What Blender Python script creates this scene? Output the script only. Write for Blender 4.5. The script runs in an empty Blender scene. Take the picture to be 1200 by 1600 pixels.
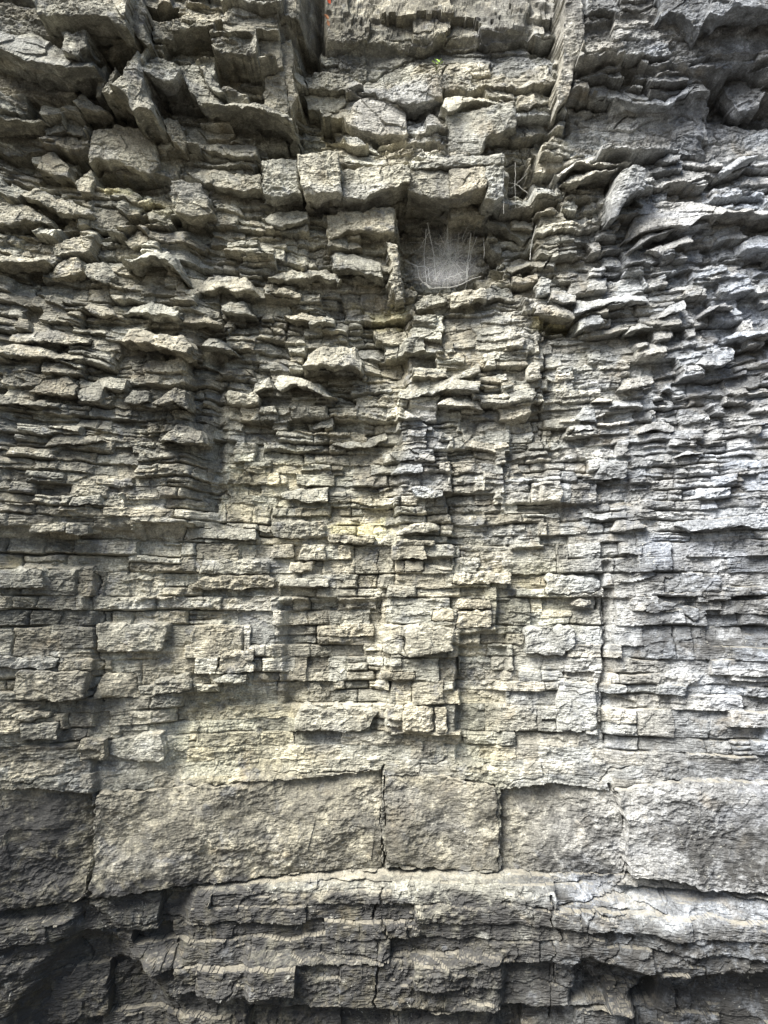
import bpy, math
import numpy as np

# ------------------------------------------------------------------ camera, sky, sun, exposure
scene = bpy.context.scene
FPX = 1200.0                      # focal length in photo pixels (photo 1200 x 1600)
PITCH = math.atan(150.0 / FPX)    # the eye line lies 150 px below the middle of the picture
CAMZ = 1.6
cam_data = bpy.data.cameras.new("camera")
cam_data.sensor_fit = 'VERTICAL'
cam_data.sensor_height = 24.0
cam_data.lens = 24.0 * FPX / 1600.0
cam_data.clip_start = 0.05
cam_data.clip_end = 500.0
cam = bpy.data.objects.new("camera", cam_data)
scene.collection.objects.link(cam)
cam.location = (0.0, 0.0, CAMZ)
cam.rotation_euler = (math.radians(90.0) + PITCH, 0.0, 0.0)
scene.camera = cam

SUN_EL = math.radians(50.0)       # soft light from high on the left, in front of the wall
SUN_AZ = math.radians(224.0)      # direction the light comes from, clockwise from +Y
world = bpy.data.worlds.new("World")
scene.world = world
world.use_nodes = True
wn = world.node_tree.nodes
wl = world.node_tree.links
bg = wn["Background"]
sky = wn.new("ShaderNodeTexSky")
sky.sky_type = 'NISHITA'
sky.sun_disc = False
sky.sun_elevation = SUN_EL
sky.sun_rotation = SUN_AZ
sky.air_density = 1.0
sky.dust_density = 3.0
wl.new(sky.outputs[0], bg.inputs[0])
bg.inputs[1].default_value = 0.066
sun_data = bpy.data.lights.new("sun", 'SUN')
sun_data.energy = 4.0
sun_data.angle = math.radians(36.0)
sun_data.color = (1.0, 0.965, 0.91)
sun = bpy.data.objects.new("sun", sun_data)
scene.collection.objects.link(sun)
sd = (math.sin(SUN_AZ) * math.cos(SUN_EL), math.cos(SUN_AZ) * math.cos(SUN_EL), math.sin(SUN_EL))
from mathutils import Vector
sun.rotation_euler = Vector(sd).to_track_quat('Z', 'Y').to_euler()
sun.location = (sd[0] * 20, sd[1] * 20, sd[2] * 20)
scene.view_settings.view_transform = 'Standard'
scene.view_settings.look = 'None'
scene.view_settings.gamma = 1.0
scene.view_settings.exposure = 1.72
scene.cycles.max_bounces = 6
scene.cycles.diffuse_bounces = 2
scene.cycles.transparent_max_bounces = 12

# ------------------------------------------------------------------ noise
f32 = np.float32


def hsh(ix, iy, seed):
    h = (ix.astype(np.int64) * 374761393 + iy.astype(np.int64) * 668265263 + seed * 974634653) & 0xffffffff
    h = ((h ^ (h >> 13)) * 1274126177) & 0xffffffff
    h = h ^ (h >> 16)
    h = (h * 2246822519) & 0xffffffff
    h = h ^ (h >> 15)
    return (h.astype(np.float64) / 4294967296.0).astype(f32)


def gnoise(x, y, seed):
    """gradient noise, about -1 .. 1"""
    x0 = np.floor(x)
    y0 = np.floor(y)
    fx = (x - x0).astype(f32)
    fy = (y - y0).astype(f32)
    u = fx * fx * fx * (fx * (fx * 6 - 15) + 10)
    v = fy * fy * fy * (fy * (fy * 6 - 15) + 10)

    def corner(dx, dy):
        a = hsh(x0 + dx, y0 + dy, seed) * f32(6.2831853)
        return np.cos(a) * (fx - dx) + np.sin(a) * (fy - dy)
    a = corner(0, 0)
    b = corner(1, 0)
    c = corner(0, 1)
    d = corner(1, 1)
    ab = a + u * (b - a)
    cd = c + u * (d - c)
    return (ab + v * (cd - ab)) * f32(1.5)


def fbm(x, y, octs, seed, gain=0.5, lac=2.07, ridged=False):
    out = np.zeros(np.shape(x), f32)
    amp = 1.0
    for k in range(octs):
        n = gnoise(x, y, seed + 17 * k)
        if ridged:
            n = 1.0 - 2.0 * np.abs(n)
        out += f32(amp) * n
        amp *= gain
        x = x * lac + 3.7
        y = y * lac - 1.3
    return out


def lnoise(x, y, seed):
    """value noise with straight slopes: gives broken, angular lines"""
    x0 = np.floor(x)
    y0 = np.floor(y)
    u = (x - x0).astype(f32)
    v = (y - y0).astype(f32)
    a_ = hsh(x0, y0, seed)
    b_ = hsh(x0 + 1, y0, seed)
    c_ = hsh(x0, y0 + 1, seed)
    d_ = hsh(x0 + 1, y0 + 1, seed)
    return 2 * ((a_ + u * (b_ - a_)) * (1 - v) + (c_ + u * (d_ - c_)) * v) - 1


def lfbm(x, y, octs, seed):
    out = np.zeros(np.shape(x), f32)
    amp = 1.0
    for k in range(octs):
        out += f32(amp) * lnoise(x, y, seed + 13 * k)
        x, y = x * 2.13 + 0.37, y * 2.13 + 5.1
        amp *= 0.5
    return out


def facets(x, y, seed, slope=0.35, step=0.15):
    """broken-stone facets: every Voronoi cell is a small tilted plane (units: cells)"""
    x0 = np.floor(x)
    y0 = np.floor(y)
    best = np.full(np.shape(x), 9.0, f32)
    val = np.zeros(np.shape(x), f32)
    for dx in (-1, 0, 1):
        for dy in (-1, 0, 1):
            cx = x0 + dx
            cy = y0 + dy
            px = cx + 0.1 + 0.8 * hsh(cx, cy, seed)
            py = cy + 0.1 + 0.8 * hsh(cx, cy, seed + 1)
            ex = (x - px).astype(f32)
            ey = (y - py).astype(f32)
            d = ex * ex + ey * ey
            a = hsh(cx, cy, seed + 2) * f32(6.2831853)
            s = f32(slope) * (0.3 + hsh(cx, cy, seed + 3))
            v = s * (np.cos(a) * ex + np.sin(a) * ey) + f32(step) * (hsh(cx, cy, seed + 4) - 0.5)
            m = d < best
            best = np.where(m, d, best)
            val = np.where(m, v, val)
    return val


def sstep(a, b, x):
    t = np.clip((x - a) / (b - a), 0, 1)
    return t * t * (3 - 2 * t)


# ------------------------------------------------------------------ wall coordinates
CP, SP = math.cos(PITCH), math.sin(PITCH)


def base_y(X, Z):
    """smooth shape of the cliff: a shallow cove whose flanks come forward, leaning out at the top"""
    ax = np.abs(X)
    c = np.where(X < 0, 0.20, 0.115)
    c = c * (1 - 0.62 * sstep(1.7, 3.2, Z))
    q = np.where(ax < 1.6, ax * ax, 2.56 + 3.2 * 1.2 * np.tanh((ax - 1.6) / 1.2))
    lean = 0.05 * np.maximum(Z - 2.3, 0) ** 1.2
    return 3.0 - c * q - lean


def to_wall(px, py, prot=0.0):
    px = np.asarray(px, float)
    py = np.asarray(py, float)
    nx = (px - 600) / FPX
    ny = (800 - py) / FPX
    dy = CP - ny * SP
    dz = SP + ny * CP
    Y = np.full(np.shape(px), 2.9)
    for _ in range(25):
        X = Y * nx / dy
        Z = CAMZ + Y * dz / dy
        Y = 0.5 * Y + 0.5 * (base_y(X, Z) - prot)
    return X, Y, Z


def to_px(X, Y, Z):
    h = Z - CAMZ
    dy = Y * CP + h * SP
    dz = h * CP - Y * SP
    return 600 + FPX * X / dy, 800 - FPX * dz / dy


def in_poly(x, y, poly):
    inside = np.zeros(np.shape(x), bool)
    n = len(poly)
    j = n - 1
    for i in range(n):
        xi, yi = poly[i]
        xj, yj = poly[j]
        if yi != yj:
            cond = ((yi > y) != (yj > y)) & (x < (xj - xi) * (y - yi) / (yj - yi) + xi)
            inside ^= cond
        j = i
    return inside


def poly_dist(x, y, poly):
    best = np.full(np.shape(x), 1e9)
    n = len(poly)
    for i in range(n):
        ax, ay = poly[i]
        bx, by = poly[(i + 1) % n]
        vx, vy = bx - ax, by - ay
        L = vx * vx + vy * vy + 1e-12
        t = np.clip(((x - ax) * vx + (y - ay) * vy) / L, 0, 1)
        d = (x - ax - t * vx) ** 2 + (y - ay - t * vy) ** 2
        best = np.minimum(best, d)
    return np.sqrt(best)

# ------------------------------------------------------------------ what the wall looks like, measured on the photo
# large steps of the rock face: outline (photo px), forward offset in m, softness of its edge in m
MACRO = [
    ([(486, -220), (894, -220), (894, 60), (884, 150), (866, 190), (835, 262), (822, 300), (792, 300), (790, 236), (453, 232), (452, 70), (486, 60)], -0.09, 0.02),
    ([(466, -220), (500, -220), (500, 96), (488, 104), (474, 100)], -0.12, 0.015),
    ([(500, -220), (830, -220), (822, 40), (735, 54), (675, 58), (560, 60), (500, 63)], 0.05, 0.02),
    ([(640, 80), (860, 60), (860, 240), (640, 240)], 0.05, 0.10),
    ([(884, 168), (1106, 172), (1112, 246), (985, 244), (930, 240), (884, 256)], -0.02, 0.02),
    ([(1106, 178), (1500, 150), (1500, 245), (1106, 250)], -0.05, 0.03),
    ([(884, -220), (1500, -220), (1500, 120), (1180, 112), (1130, 124), (1084, 132), (1060, 128), (1034, 124), (1010, 131), (985, 127), (960, 124), (936, 119), (915, 131), (902, 126), (884, 142)], 0.055, 0.006),
    ([(900, -220), (1500, -220), (1500, 60), (1180, 60), (1100, 52), (1040, 62), (990, 50), (930, 58), (905, 66)], 0.025, 0.01),
    ([(1040, 26), (1052, 18), (1070, 30), (1085, 58), (1040, 62)], -0.16, 0.008),
    ([(-400, -220), (470, -220), (468, 205), (330, 170), (240, 130), (150, 170), (-400, 200)], 0.05, 0.03),
    ([(-400, -220), (150, -220), (210, 20), (150, 100), (60, 100), (-400, 70)], 0.08, 0.03),
    ([(618, 333), (700, 322), (762, 336), (766, 372), (784, 398), (764, 446), (735, 458), (650, 458), (636, 440), (622, 420)], -0.15, 0.006),
    ([(760, 338), (835, 345), (830, 430), (800, 432), (775, 400)], -0.06, 0.01),
    ([(790, 250), (830, 246), (832, 335), (790, 338)], -0.10, 0.01),
    ([(-400, 370), (300, 370), (332, 560), (338, 640), (322, 700), (330, 830), (-400, 830)], 0.06, 0.035),
    ([(300, 560), (345, 560), (345, 830), (310, 830)], -0.05, 0.02),
    ([(345, 640), (610, 660), (610, 820), (345, 830)], -0.03, 0.05),
    ([(500, 480), (632, 470), (632, 600), (560, 560)], -0.05, 0.03),
    ([(622, 640), (700, 688), (703, 872), (620, 872)], 0.05, 0.006),
    ([(634, 500), (846, 488), (848, 642), (792, 664), (640, 640)], 0.04, 0.006),
    ([(640, 640), (790, 664), (792, 800), (704, 800), (700, 690)], 0.015, 0.006),
    ([(836, 500), (905, 500), (905, 522), (836, 520)], -0.06, 0.006),
    ([(850, 722), (938, 752), (938, 788), (850, 788)], 0.035, 0.006),
    ([(790, 800), (848, 800), (846, 856), (790, 858)], 0.03, 0.006),
    ([(602, 872), (768, 900), (768, 985), (712, 990), (713, 1148), (604, 1147)], 0.035, 0.006),
    ([(442, 940), (592, 938), (590, 1140), (442, 1100)], -0.03, 0.012),
    ([(310, 930), (444, 935), (422, 1064), (330, 1072)], 0.02, 0.02),
    ([(-400, 886), (146, 886), (148, 1236), (-400, 1240)], 0.035, 0.008),
    ([(268, 1090), (460, 1080), (450, 1210), (268, 1210)], -0.03, 0.03),
    ([(712, 1010), (790, 1010), (770, 1200), (714, 1186)], -0.03, 0.01),
    ([(790, 800), (950, 780), (945, 960), (880, 980), (800, 900)], -0.01, 0.03),
    ([(938, 880), (950, 880), (950, 1160), (936, 1160)], -0.03, 0.008),
    ([(944, 1000), (1500, 1000), (1500, 1236), (960, 1236)], 0.02, 0.04),
    ([(150, 1412), (275, 1390), (460, 1371), (600, 1363), (780, 1362), (860, 1370), (980, 1400), (1120, 1398), (1500, 1405), (1500, 1800), (300, 1800), (230, 1500)], 0.045, 0.02),
    ([(330, 1388), (460, 1376), (600, 1368), (780, 1368), (900, 1376), (1000, 1410), (1500, 1430), (1500, 1800), (340, 1800)], 0.035, 0.05),
    ([(400, 1470), (540, 1484), (780, 1480), (800, 1800), (380, 1800)], 0.05, 0.02),
    ([(860, 1400), (1060, 1420), (1090, 1500), (1000, 1520), (870, 1480)], 0.035, 0.05),
    ([(1092, 134), (1140, 128), (1230, 150), (1230, 188), (1112, 178)], -0.12, 0.015),
    ([(920, 1484), (970, 1500), (1050, 1520), (1040, 1580), (900, 1560), (900, 1500)], -0.10, 0.03),
    ([(1060, 1520), (1500, 1510), (1500, 1750), (980, 1750), (1000, 1560)], -0.14, 0.03),
    ([(400, 1555), (640, 1560), (1000, 1580), (1000, 1800), (380, 1800)], -0.10, 0.015),
    ([(-400, 1420), (130, 1405), (132, 1440), (-400, 1452)], -0.04, 0.01),
    ([(130, 1408), (275, 1388), (300, 1395), (290, 1490), (200, 1500), (120, 1490)], -0.06, 0.03),
    ([(60, 1540), (115, 1478), (175, 1490), (262, 1550), (290, 1600), (330, 1680), (280, 1800), (20, 1800), (30, 1590)], -0.11, 0.05),
]
# cracks and joints: polyline (photo px), width m, depth m
CRACKS = [
    ([(597, 1198), (595, 1290), (598, 1360)], 0.016, 0.07),
    ([(598, 1385), (590, 1420), (597, 1480), (595, 1560)], 0.014, 0.05),
    ([(958, 1228), (972, 1268), (977, 1300), (976, 1362)], 0.018, 0.08),
    ([(148, 1240), (140, 1320), (132, 1410)], 0.022, 0.09),
    ([(146, 888), (147, 1000), (147, 1100)], 0.008, 0.04),
    ([(779, 1225), (781, 1350)], 0.007, 0.015),
    ([(632, 470), (628, 560), (622, 640)], 0.006, 0.03),
    ([(851, 500), (850, 600), (848, 700)], 0.006, 0.03),
    ([(822, 150), (822, 340)], 0.007, 0.03),
    ([(943, 900), (945, 1060), (940, 1160)], 0.012, 0.04),
    ([(704, 700), (705, 870)], 0.006, 0.03),
    ([(858, 1390), (862, 1480), (866, 1600)], 0.010, 0.05),
    ([(675, 0), (675, 55)], 0.006, 0.02),
    ([(590, 830), (590, 930), (598, 1040)], 0.005, 0.025),
    ([(880, 1060), (936, 1070), (940, 1165)], 0.006, 0.03),
    ([(130, 1412), (275, 1392), (460, 1372), (600, 1364), (780, 1364)], 0.020, 0.09),
    ([(980, 1368), (1080, 1382), (1110, 1394), (1230, 1396)], 0.020, 0.08),
    ([(0, 1438), (60, 1425), (132, 1412)], 0.014, 0.06),
    ([(535, 118), (600, 90), (650, 66)], 0.014, 0.05),
    ([(640, 120), (690, 105), (705, 80)], 0.012, 0.05),
    ([(420, 1210), (520, 1210), (600, 1205)], 0.006, 0.03),
    ([(600, 1216), (720, 1220), (775, 1230)], 0.010, 0.04),
    ([(530, 1480), (600, 1484), (720, 1478)], 0.012, 0.05),
    ([(170, 1455), (300, 1440), (420, 1437)], 0.012, 0.05),
    ([(780, 1400), (860, 1410), (960, 1395), (1040, 1425)], 0.010, 0.04),
    ([(640, 450), (690, 452), (740, 448)], 0.010, 0.05),
]
# bed boundaries at the middle of the picture (photo px)
ROWS_SPEC = [-190, -110, -40, 20, 62, 108, 142, 176, 212, 242, 276, 308, 334, 352, 372, 396, 416, 438, 452, 476, 500,
             518, 540, 560, 584, 604, 622, 641, 660, 676, 694, 708, 726, 742, 760, 776, 792, 806, 820, 838, 852, 874,
             897, 919, 933, 953, 976, 1007, 1026, 1048, 1064, 1078, 1100, 1122, 1142, 1164, 1186, 1206,
             1368, 1398, 1424, 1448, 1482, 1520, 1562, 1610, 1660, 1720]
# fresh yellow rock, stains and darker zones, part of them painted shade: outline, colour weight kind
STAINS_SHADE = [
    ('ochre', [(515, 816), (602, 814), (604, 838), (515, 840)], 0.9),
    ('ochre', [(560, 470), (632, 490), (632, 516), (590, 512)], 0.7),
    ('ochre', [(836, 496), (908, 500), (910, 522), (836, 522)], 0.9),
    ('ochre', [(-10, 862), (36, 864), (30, 892), (-10, 892)], 0.9),
    ('ochre', [(165, 292), (205, 276), (214, 300), (212, 324), (170, 312)], 0.8),
    ('ochre', [(205, 290), (268, 320), (280, 350), (220, 330)], 0.5),
    ('ochre', [(470, 190), (540, 200), (540, 232), (470, 232)], 0.5),
    ('ochre', [(300, 1080), (480, 1090), (500, 1200), (300, 1230), (262, 1160)], 0.3),
    ('ochre', [(340, 690), (460, 700), (600, 780), (600, 815), (340, 800)], 0.24),
    ('ochre', [(715, 900), (860, 880), (900, 1000), (780, 1010)], 0.3),
    ('ochre', [(712, 1080), (790, 1090), (800, 1290), (770, 1280), (715, 1190)], 0.3),
    ('blue', [(640, 640), (700, 640), (700, 780), (620, 780)], 0.6),
    ('blue', [(540, 120), (690, 110), (690, 215), (540, 215)], 0.5),
    ('dark', [(-100, -150), (460, -150), (470, 180), (300, 200), (-100, 330)], 0.18),  # upper left: its shade deepened in the colour
    ('dark', [(860, -150), (1250, -150), (1250, 180), (900, 170)], 0.22),  # shade round the top right overhangs deepened in the colour
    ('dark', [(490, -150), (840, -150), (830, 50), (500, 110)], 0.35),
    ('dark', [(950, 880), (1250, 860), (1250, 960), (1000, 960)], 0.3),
    ('dark', [(-100, 400), (180, 430), (150, 1200), (-100, 1200)], 0.25),  # left flank: dark blotches plus its weaker light put into the colour
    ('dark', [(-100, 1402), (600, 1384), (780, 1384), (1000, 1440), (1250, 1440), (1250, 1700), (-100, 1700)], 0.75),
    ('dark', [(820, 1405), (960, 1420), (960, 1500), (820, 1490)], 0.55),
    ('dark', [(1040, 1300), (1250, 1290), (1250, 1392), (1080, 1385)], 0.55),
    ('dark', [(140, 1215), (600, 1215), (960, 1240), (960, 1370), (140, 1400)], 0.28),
    ('dark', [(130, 1380), (420, 1372), (440, 1640), (-60, 1640), (-60, 1400)], 1.0),  # black crust plus the shade of the low cave put into the colour
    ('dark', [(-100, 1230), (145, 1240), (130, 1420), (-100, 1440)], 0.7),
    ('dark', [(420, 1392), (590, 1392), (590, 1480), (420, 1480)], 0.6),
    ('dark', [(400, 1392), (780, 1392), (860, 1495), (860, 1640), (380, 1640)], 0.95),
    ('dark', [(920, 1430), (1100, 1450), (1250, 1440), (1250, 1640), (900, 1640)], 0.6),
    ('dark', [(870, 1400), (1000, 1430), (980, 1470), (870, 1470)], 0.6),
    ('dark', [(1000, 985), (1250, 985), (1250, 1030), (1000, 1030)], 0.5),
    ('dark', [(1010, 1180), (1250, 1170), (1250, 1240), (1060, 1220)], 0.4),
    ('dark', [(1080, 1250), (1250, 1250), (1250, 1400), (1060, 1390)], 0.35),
    ('dark', [(200, 560), (330, 640), (300, 790), (200, 780)], 0.35),
]
# ---- single stones. kind, forward (m), lean (m, + = foot further out), outline (px), label or None (None = part of the cliff)
S = []


def st(kind, prot, lean, poly, label=None, cat=None, tone=0.0, slope=(0, 0)):
    S.append((kind, prot, lean, poly, label, cat, tone, slope))


# top left
st('overhang', .16, .05, [(40, -60), (200, -60), (203, 54), (172, 34), (130, 29), (55, 17)])
st('fin', .20, .02, [(196, -40), (216, -10), (236, 66), (229, 72), (205, 46)])
st('rock', .13, .03, [(95, 42), (132, 40), (136, 68), (118, 90), (97, 80)], "squat knob of rock jutting from the smooth grey face near the top left corner", "rock")
st('overhang', .10, .08, [(-30, 30), (40, 34), (140, 80), (152, 104), (110, 110), (60, 102), (0, 82), (-30, 70)])
st('rock', .26, .07, [(168, 132), (178, 104), (190, 86), (203, 70), (208, 60), (214, 76), (219, 104), (222, 128), (236, 152), (240, 178), (222, 172), (208, 178), (196, 150), (182, 138)], "jagged pointed stone standing out like a broken tooth at the upper left", "rock", .05)
st('rock', .20, .03, [(156, 142), (164, 114), (178, 98), (174, 128), (186, 142), (172, 148)])
st('rock', .19, .03, [(218, 84), (224, 66), (232, 72), (226, 96), (220, 100)])
st('rock', .18, .07, [(220, 86), (240, 72), (272, 84), (285, 112), (270, 132), (245, 126), (222, 112)], "rounded stone with a deep shadow beneath it, right beside the jagged pointed stone", "rock")
st('block', .15, .03, [(315, 102), (328, 104), (352, 146), (340, 148), (322, 128)])
st('overhang', .16, .05, [(283, 96), (312, 108), (348, 150), (400, 152), (432, 166), (460, 178), (458, 196), (400, 172), (345, 164), (312, 164), (290, 130)])
st('block', .11, .02, [(145, 205), (185, 192), (235, 195), (246, 228), (248, 255), (232, 268), (190, 255), (150, 250), (136, 262), (140, 230)], "broad warm grey boulder above the yellow stained hollow at the left", "boulder")
st('block', .17, .02, [(265, 283), (312, 280), (322, 300), (327, 330), (300, 338), (273, 334), (268, 318)], "cube shaped stone poking out just left of the long overhanging ledge", "rock", 0.0, (-0.25, 0))
st('slab', .12, .03, [(28, 299), (50, 288), (100, 306), (143, 326), (142, 336), (100, 336), (62, 318), (36, 309)], "thin slab sloping down to the right, upper one of two at the left edge", "slab")
st('slab', .12, .04, [(-30, 306), (30, 310), (70, 334), (80, 350), (40, 345), (10, 353), (-30, 346)], "dark based slab cut by the left edge, just under the thin sloping slab", "slab")
st('block', .06, .02, [(145, 318), (180, 322), (200, 340), (192, 366), (160, 361), (140, 355)])
st('rock', .10, .04, [(195, 366), (212, 352), (230, 366), (232, 381), (206, 391), (195, 380)])
st('block', .08, .02, [(65, 195), (100, 186), (103, 206), (70, 210)])
st('block', .07, .01, [(104, 184), (140, 195), (135, 216), (105, 208)])
st('overhang', .12, .04, [(-30, 172), (60, 178), (76, 189), (42, 192), (0, 188), (-30, 190)])
st('ledge', .10, .03, [(112, 158), (124, 140), (146, 158), (165, 164), (165, 174), (125, 172)])
st('fin', .12, .02, [(148, 112), (160, 96), (166, 100), (158, 150), (148, 150)])
st('ledge', .09, .04, [(283, 190), (300, 189), (322, 214), (362, 220), (400, 225), (406, 250), (370, 249), (330, 236), (300, 226)])
st('slab', .14, .02, [(252, 184), (274, 178), (290, 214), (286, 234), (266, 222)], "tilted slab leaning on edge between the boulder and the long dark overhang", "slab", -.1)
st('ledge', .10, .03, [(286, 260), (320, 257), (370, 266), (408, 270), (409, 302), (370, 300), (335, 292), (312, 282)])
st('block', .09, .02, [(232, 30), (268, 24), (272, 62), (240, 66)])
st('slab', .13, .03, [(305, 100), (318, 96), (350, 140), (344, 147)])
st('rock', .09, .03, [(118, 268), (140, 258), (148, 275), (143, 304), (122, 300), (116, 285)])
st('block', .07, .02, [(60, 238), (82, 232), (104, 254), (112, 280), (78, 272), (56, 262)])
# left buttress edge and gully
st('fin', .075, .00, [(438, 66), (455, 58), (459, 120), (460, 204), (452, 212), (447, 140)])
st('block', .07, .01, [(404, 58), (438, 60), (444, 104), (406, 106)])
st('block', .05, .01, [(412, 118), (445, 108), (450, 176), (436, 184), (412, 168)])
st('ledge', .09, .03, [(474, 122), (490, 104), (530, 110), (572, 130), (542, 142), (480, 140)])
st('block', .05, .01, [(474, 146), (540, 148), (540, 165), (520, 176), (480, 172)])
st('boulder', .12, .04, [(535, 182), (556, 152), (600, 132), (634, 164), (638, 208), (600, 213), (560, 206), (540, 196)], "rounded bluish grey boulder bulging out high in the central gully", "boulder", 0.05)
st('slab', .07, .02, [(556, 140), (640, 124), (690, 114), (693, 152), (660, 161), (636, 164)])
st('ledge', .12, .04, [(537, 210), (560, 210), (600, 240), (640, 229), (700, 228), (700, 238), (640, 246), (600, 247), (580, 241), (545, 236)])
st('slab', .09, .04, [(697, 148), (735, 140), (790, 150), (775, 161), (740, 157), (700, 182), (689, 172)], "arched slab hooding a dark slot high in the central gully", "slab")
st('block', .09, .01, [(697, 177), (745, 168), (805, 155), (806, 200), (765, 213), (750, 241), (700, 236)], "pale squared block below the arched slab in the gully", "block")
st('rock', .07, .01, [(808, 148), (836, 144), (840, 160), (828, 170), (810, 166)])
st('rock', .08, .01, [(824, 256), (832, 252), (832, 292), (818, 296)])
# right buttress
st('fin', .08, -.01, [(886, -60), (906, -60), (910, 60), (902, 100), (890, 148), (872, 166), (870, 140), (880, 70)])
st('overhang', .05, .02, [(914, 130), (944, 126), (985, 141), (1040, 155), (1085, 130), (1092, 136), (1042, 166), (985, 161), (950, 152), (920, 148)])
st('overhang', .09, .02, [(1030, -60), (1118, -60), (1102, 28), (1092, 56), (1070, 26), (1048, 14), (1034, 24)])
st('rock', .13, .03, [(1118, -60), (1260, -60), (1260, 8), (1150, 14), (1120, 33), (1104, 30)])
st('rock', .15, .05, [(1135, 116), (1162, 114), (1196, 134), (1184, 170), (1152, 176), (1134, 148)], "dark hooded rock hanging at the right edge under the upper overhang", "rock", -.15)
st('ledge', .10, .05, [(868, 270), (900, 246), (912, 240), (925, 247), (945, 244), (985, 249), (985, 256), (945, 259), (905, 256), (872, 277)])
st('ledge', .11, .05, [(874, 282), (900, 264), (918, 262), (932, 258), (970, 260), (964, 268), (930, 273), (892, 286)])
st('block', .20, .00, [(955, 340), (958, 292), (974, 262), (990, 254), (1012, 260), (1011, 291), (985, 305), (962, 343)], "wedge shaped block with a smooth blue grey left face and black underside, upper right", "block", -.12, (0.85, -0.02, 0.35))
st('slab', .14, .04, [(978, 372), (1000, 326), (1020, 303), (1090, 305), (1150, 325), (1260, 330), (1260, 346), (1140, 336), (1105, 336), (1080, 351), (1040, 350), (1004, 360)], "long bright slab shelving out to the right edge, below the blue grey wedge block", "slab", .08)
st('rock', .10, .04, [(1028, 249), (1050, 230), (1065, 232), (1062, 250), (1036, 259)], "small dark sided stone lying right above the long bright slab", "rock")
st('slab', .08, .03, [(1130, 259), (1158, 240), (1192, 240), (1160, 254), (1135, 268)])
st('slab', .09, .03, [(984, 386), (1010, 362), (1055, 352), (1056, 360), (1018, 372), (986, 392)])
st('slab', .09, .03, [(1010, 388), (1060, 370), (1084, 364), (1084, 378), (1060, 384), (1030, 398)])
st('rock', .10, .03, [(1162, 372), (1196, 362), (1260, 372), (1260, 392), (1166, 390)])
# middle band round the web
st('slab', .10, .02, [(508, 330), (560, 325), (616, 322), (618, 366), (590, 364), (540, 362), (512, 372)], "smooth upright slab at the left of the spider web hollow", "slab", .04)
st('block', .13, .01, [(602, 376), (622, 380), (632, 466), (618, 470), (606, 440), (612, 420)])
st('slab', .08, .03, [(402, 336), (440, 326), (480, 324), (480, 345), (440, 356), (424, 352)])
st('slab', .09, .05, [(515, 398), (530, 386), (560, 392), (596, 404), (598, 436), (564, 426), (520, 418)])
st('ledge', .07, .03, [(618, 336), (650, 338), (684, 326), (702, 330), (704, 344), (690, 346), (660, 348), (640, 358), (620, 356)])
st('block', .13, .02, [(703, 326), (718, 317), (740, 317), (759, 324), (758, 338), (730, 335), (705, 344)], "pale capstone above the middle of the spider web", "block", .08)
st('ledge', .06, .03, [(760, 340), (780, 342), (836, 346), (834, 366), (822, 380), (790, 356), (764, 354)])
st('ledge', .09, .04, [(768, 414), (780, 416), (828, 404), (862, 404), (850, 420), (826, 418), (800, 426), (772, 422)], "narrow pale shelf curving over a dark gap right of the web", "ledge")
st('block', .09, .01, [(742, 434), (782, 430), (781, 450), (746, 452)])
st('block', .10, .02, [(702, 460), (706, 452), (758, 450), (760, 470), (742, 468), (735, 476), (706, 480)], "blocky stone just below the spider web, with a dark undercut", "block")
st('slab', .06, .03, [(648, 470), (668, 456), (698, 462), (700, 474), (670, 480), (650, 486)])
st('slab', .10, .03, [(800, 338), (836, 340), (833, 362), (800, 356)])
# left middle
st('slab', .15, .07, [(186, 408), (200, 396), (216, 388), (255, 380), (268, 392), (284, 432), (258, 408), (236, 402), (204, 412)], "wedge of rock with a pale top and broad shadowed underside, left of centre high up", "slab", .05)
st('slab', .12, .05, [(-30, 392), (70, 395), (74, 408), (32, 412), (-30, 409)])
st('block', .07, .02, [(72, 426), (86, 404), (120, 400), (132, 424), (102, 434), (80, 434)])
st('block', .07, .03, [(131, 410), (160, 404), (182, 430), (166, 446), (132, 430)])
st('slab', .08, .04, [(186, 488), (196, 470), (236, 464), (281, 484), (282, 498), (230, 488), (200, 484)])
st('slab', .07, .03, [(122, 478), (140, 468), (176, 480), (182, 492), (160, 494), (140, 488)])
st('slab', .15, .06, [(177, 528), (195, 505), (218, 508), (240, 514), (286, 522), (298, 538), (294, 556), (262, 548), (224, 536)], "large wedge slab casting a long dark shadow on the left, lower of the two wedges", "slab", .03)
st('slab', .11, .05, [(308, 544), (326, 524), (350, 528), (372, 552), (360, 548), (336, 542)])
st('slab', .07, .04, [(286, 430), (340, 424), (382, 432), (402, 458), (380, 462), (340, 452), (290, 458)])
st('slab', .07, .03, [(284, 482), (318, 488), (350, 504), (346, 512), (318, 504), (286, 502)])
st('slab', .08, .03, [(344, 472), (380, 466), (402, 494), (376, 490), (346, 486)])
st('slab', .06, .03, [(40, 612), (62, 590), (105, 585), (119, 600), (118, 620), (76, 616)], "grey lens shaped slab low on the left flank", "slab", -.05)
st('slab', .07, .03, [(120, 606), (160, 585), (200, 590), (192, 608), (166, 606), (156, 626), (122, 624)])
st('block', .12, .02, [(233, 632), (250, 616), (272, 604), (290, 608), (294, 640), (272, 628), (246, 632)], "pale round topped stone left of centre, beside a dark vertical groove", "rock", .05)
st('block', .06, .02, [(192, 628), (206, 606), (232, 610), (232, 628), (210, 632)])
st('block', .10, .04, [(245, 692), (262, 672), (280, 658), (312, 672), (318, 694), (284, 694), (262, 688)], "dark angular stone below the pale round topped stone", "rock", -.14)
st('slab', .06, .02, [(68, 697), (80, 677), (150, 680), (165, 690), (122, 694)])
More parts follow.
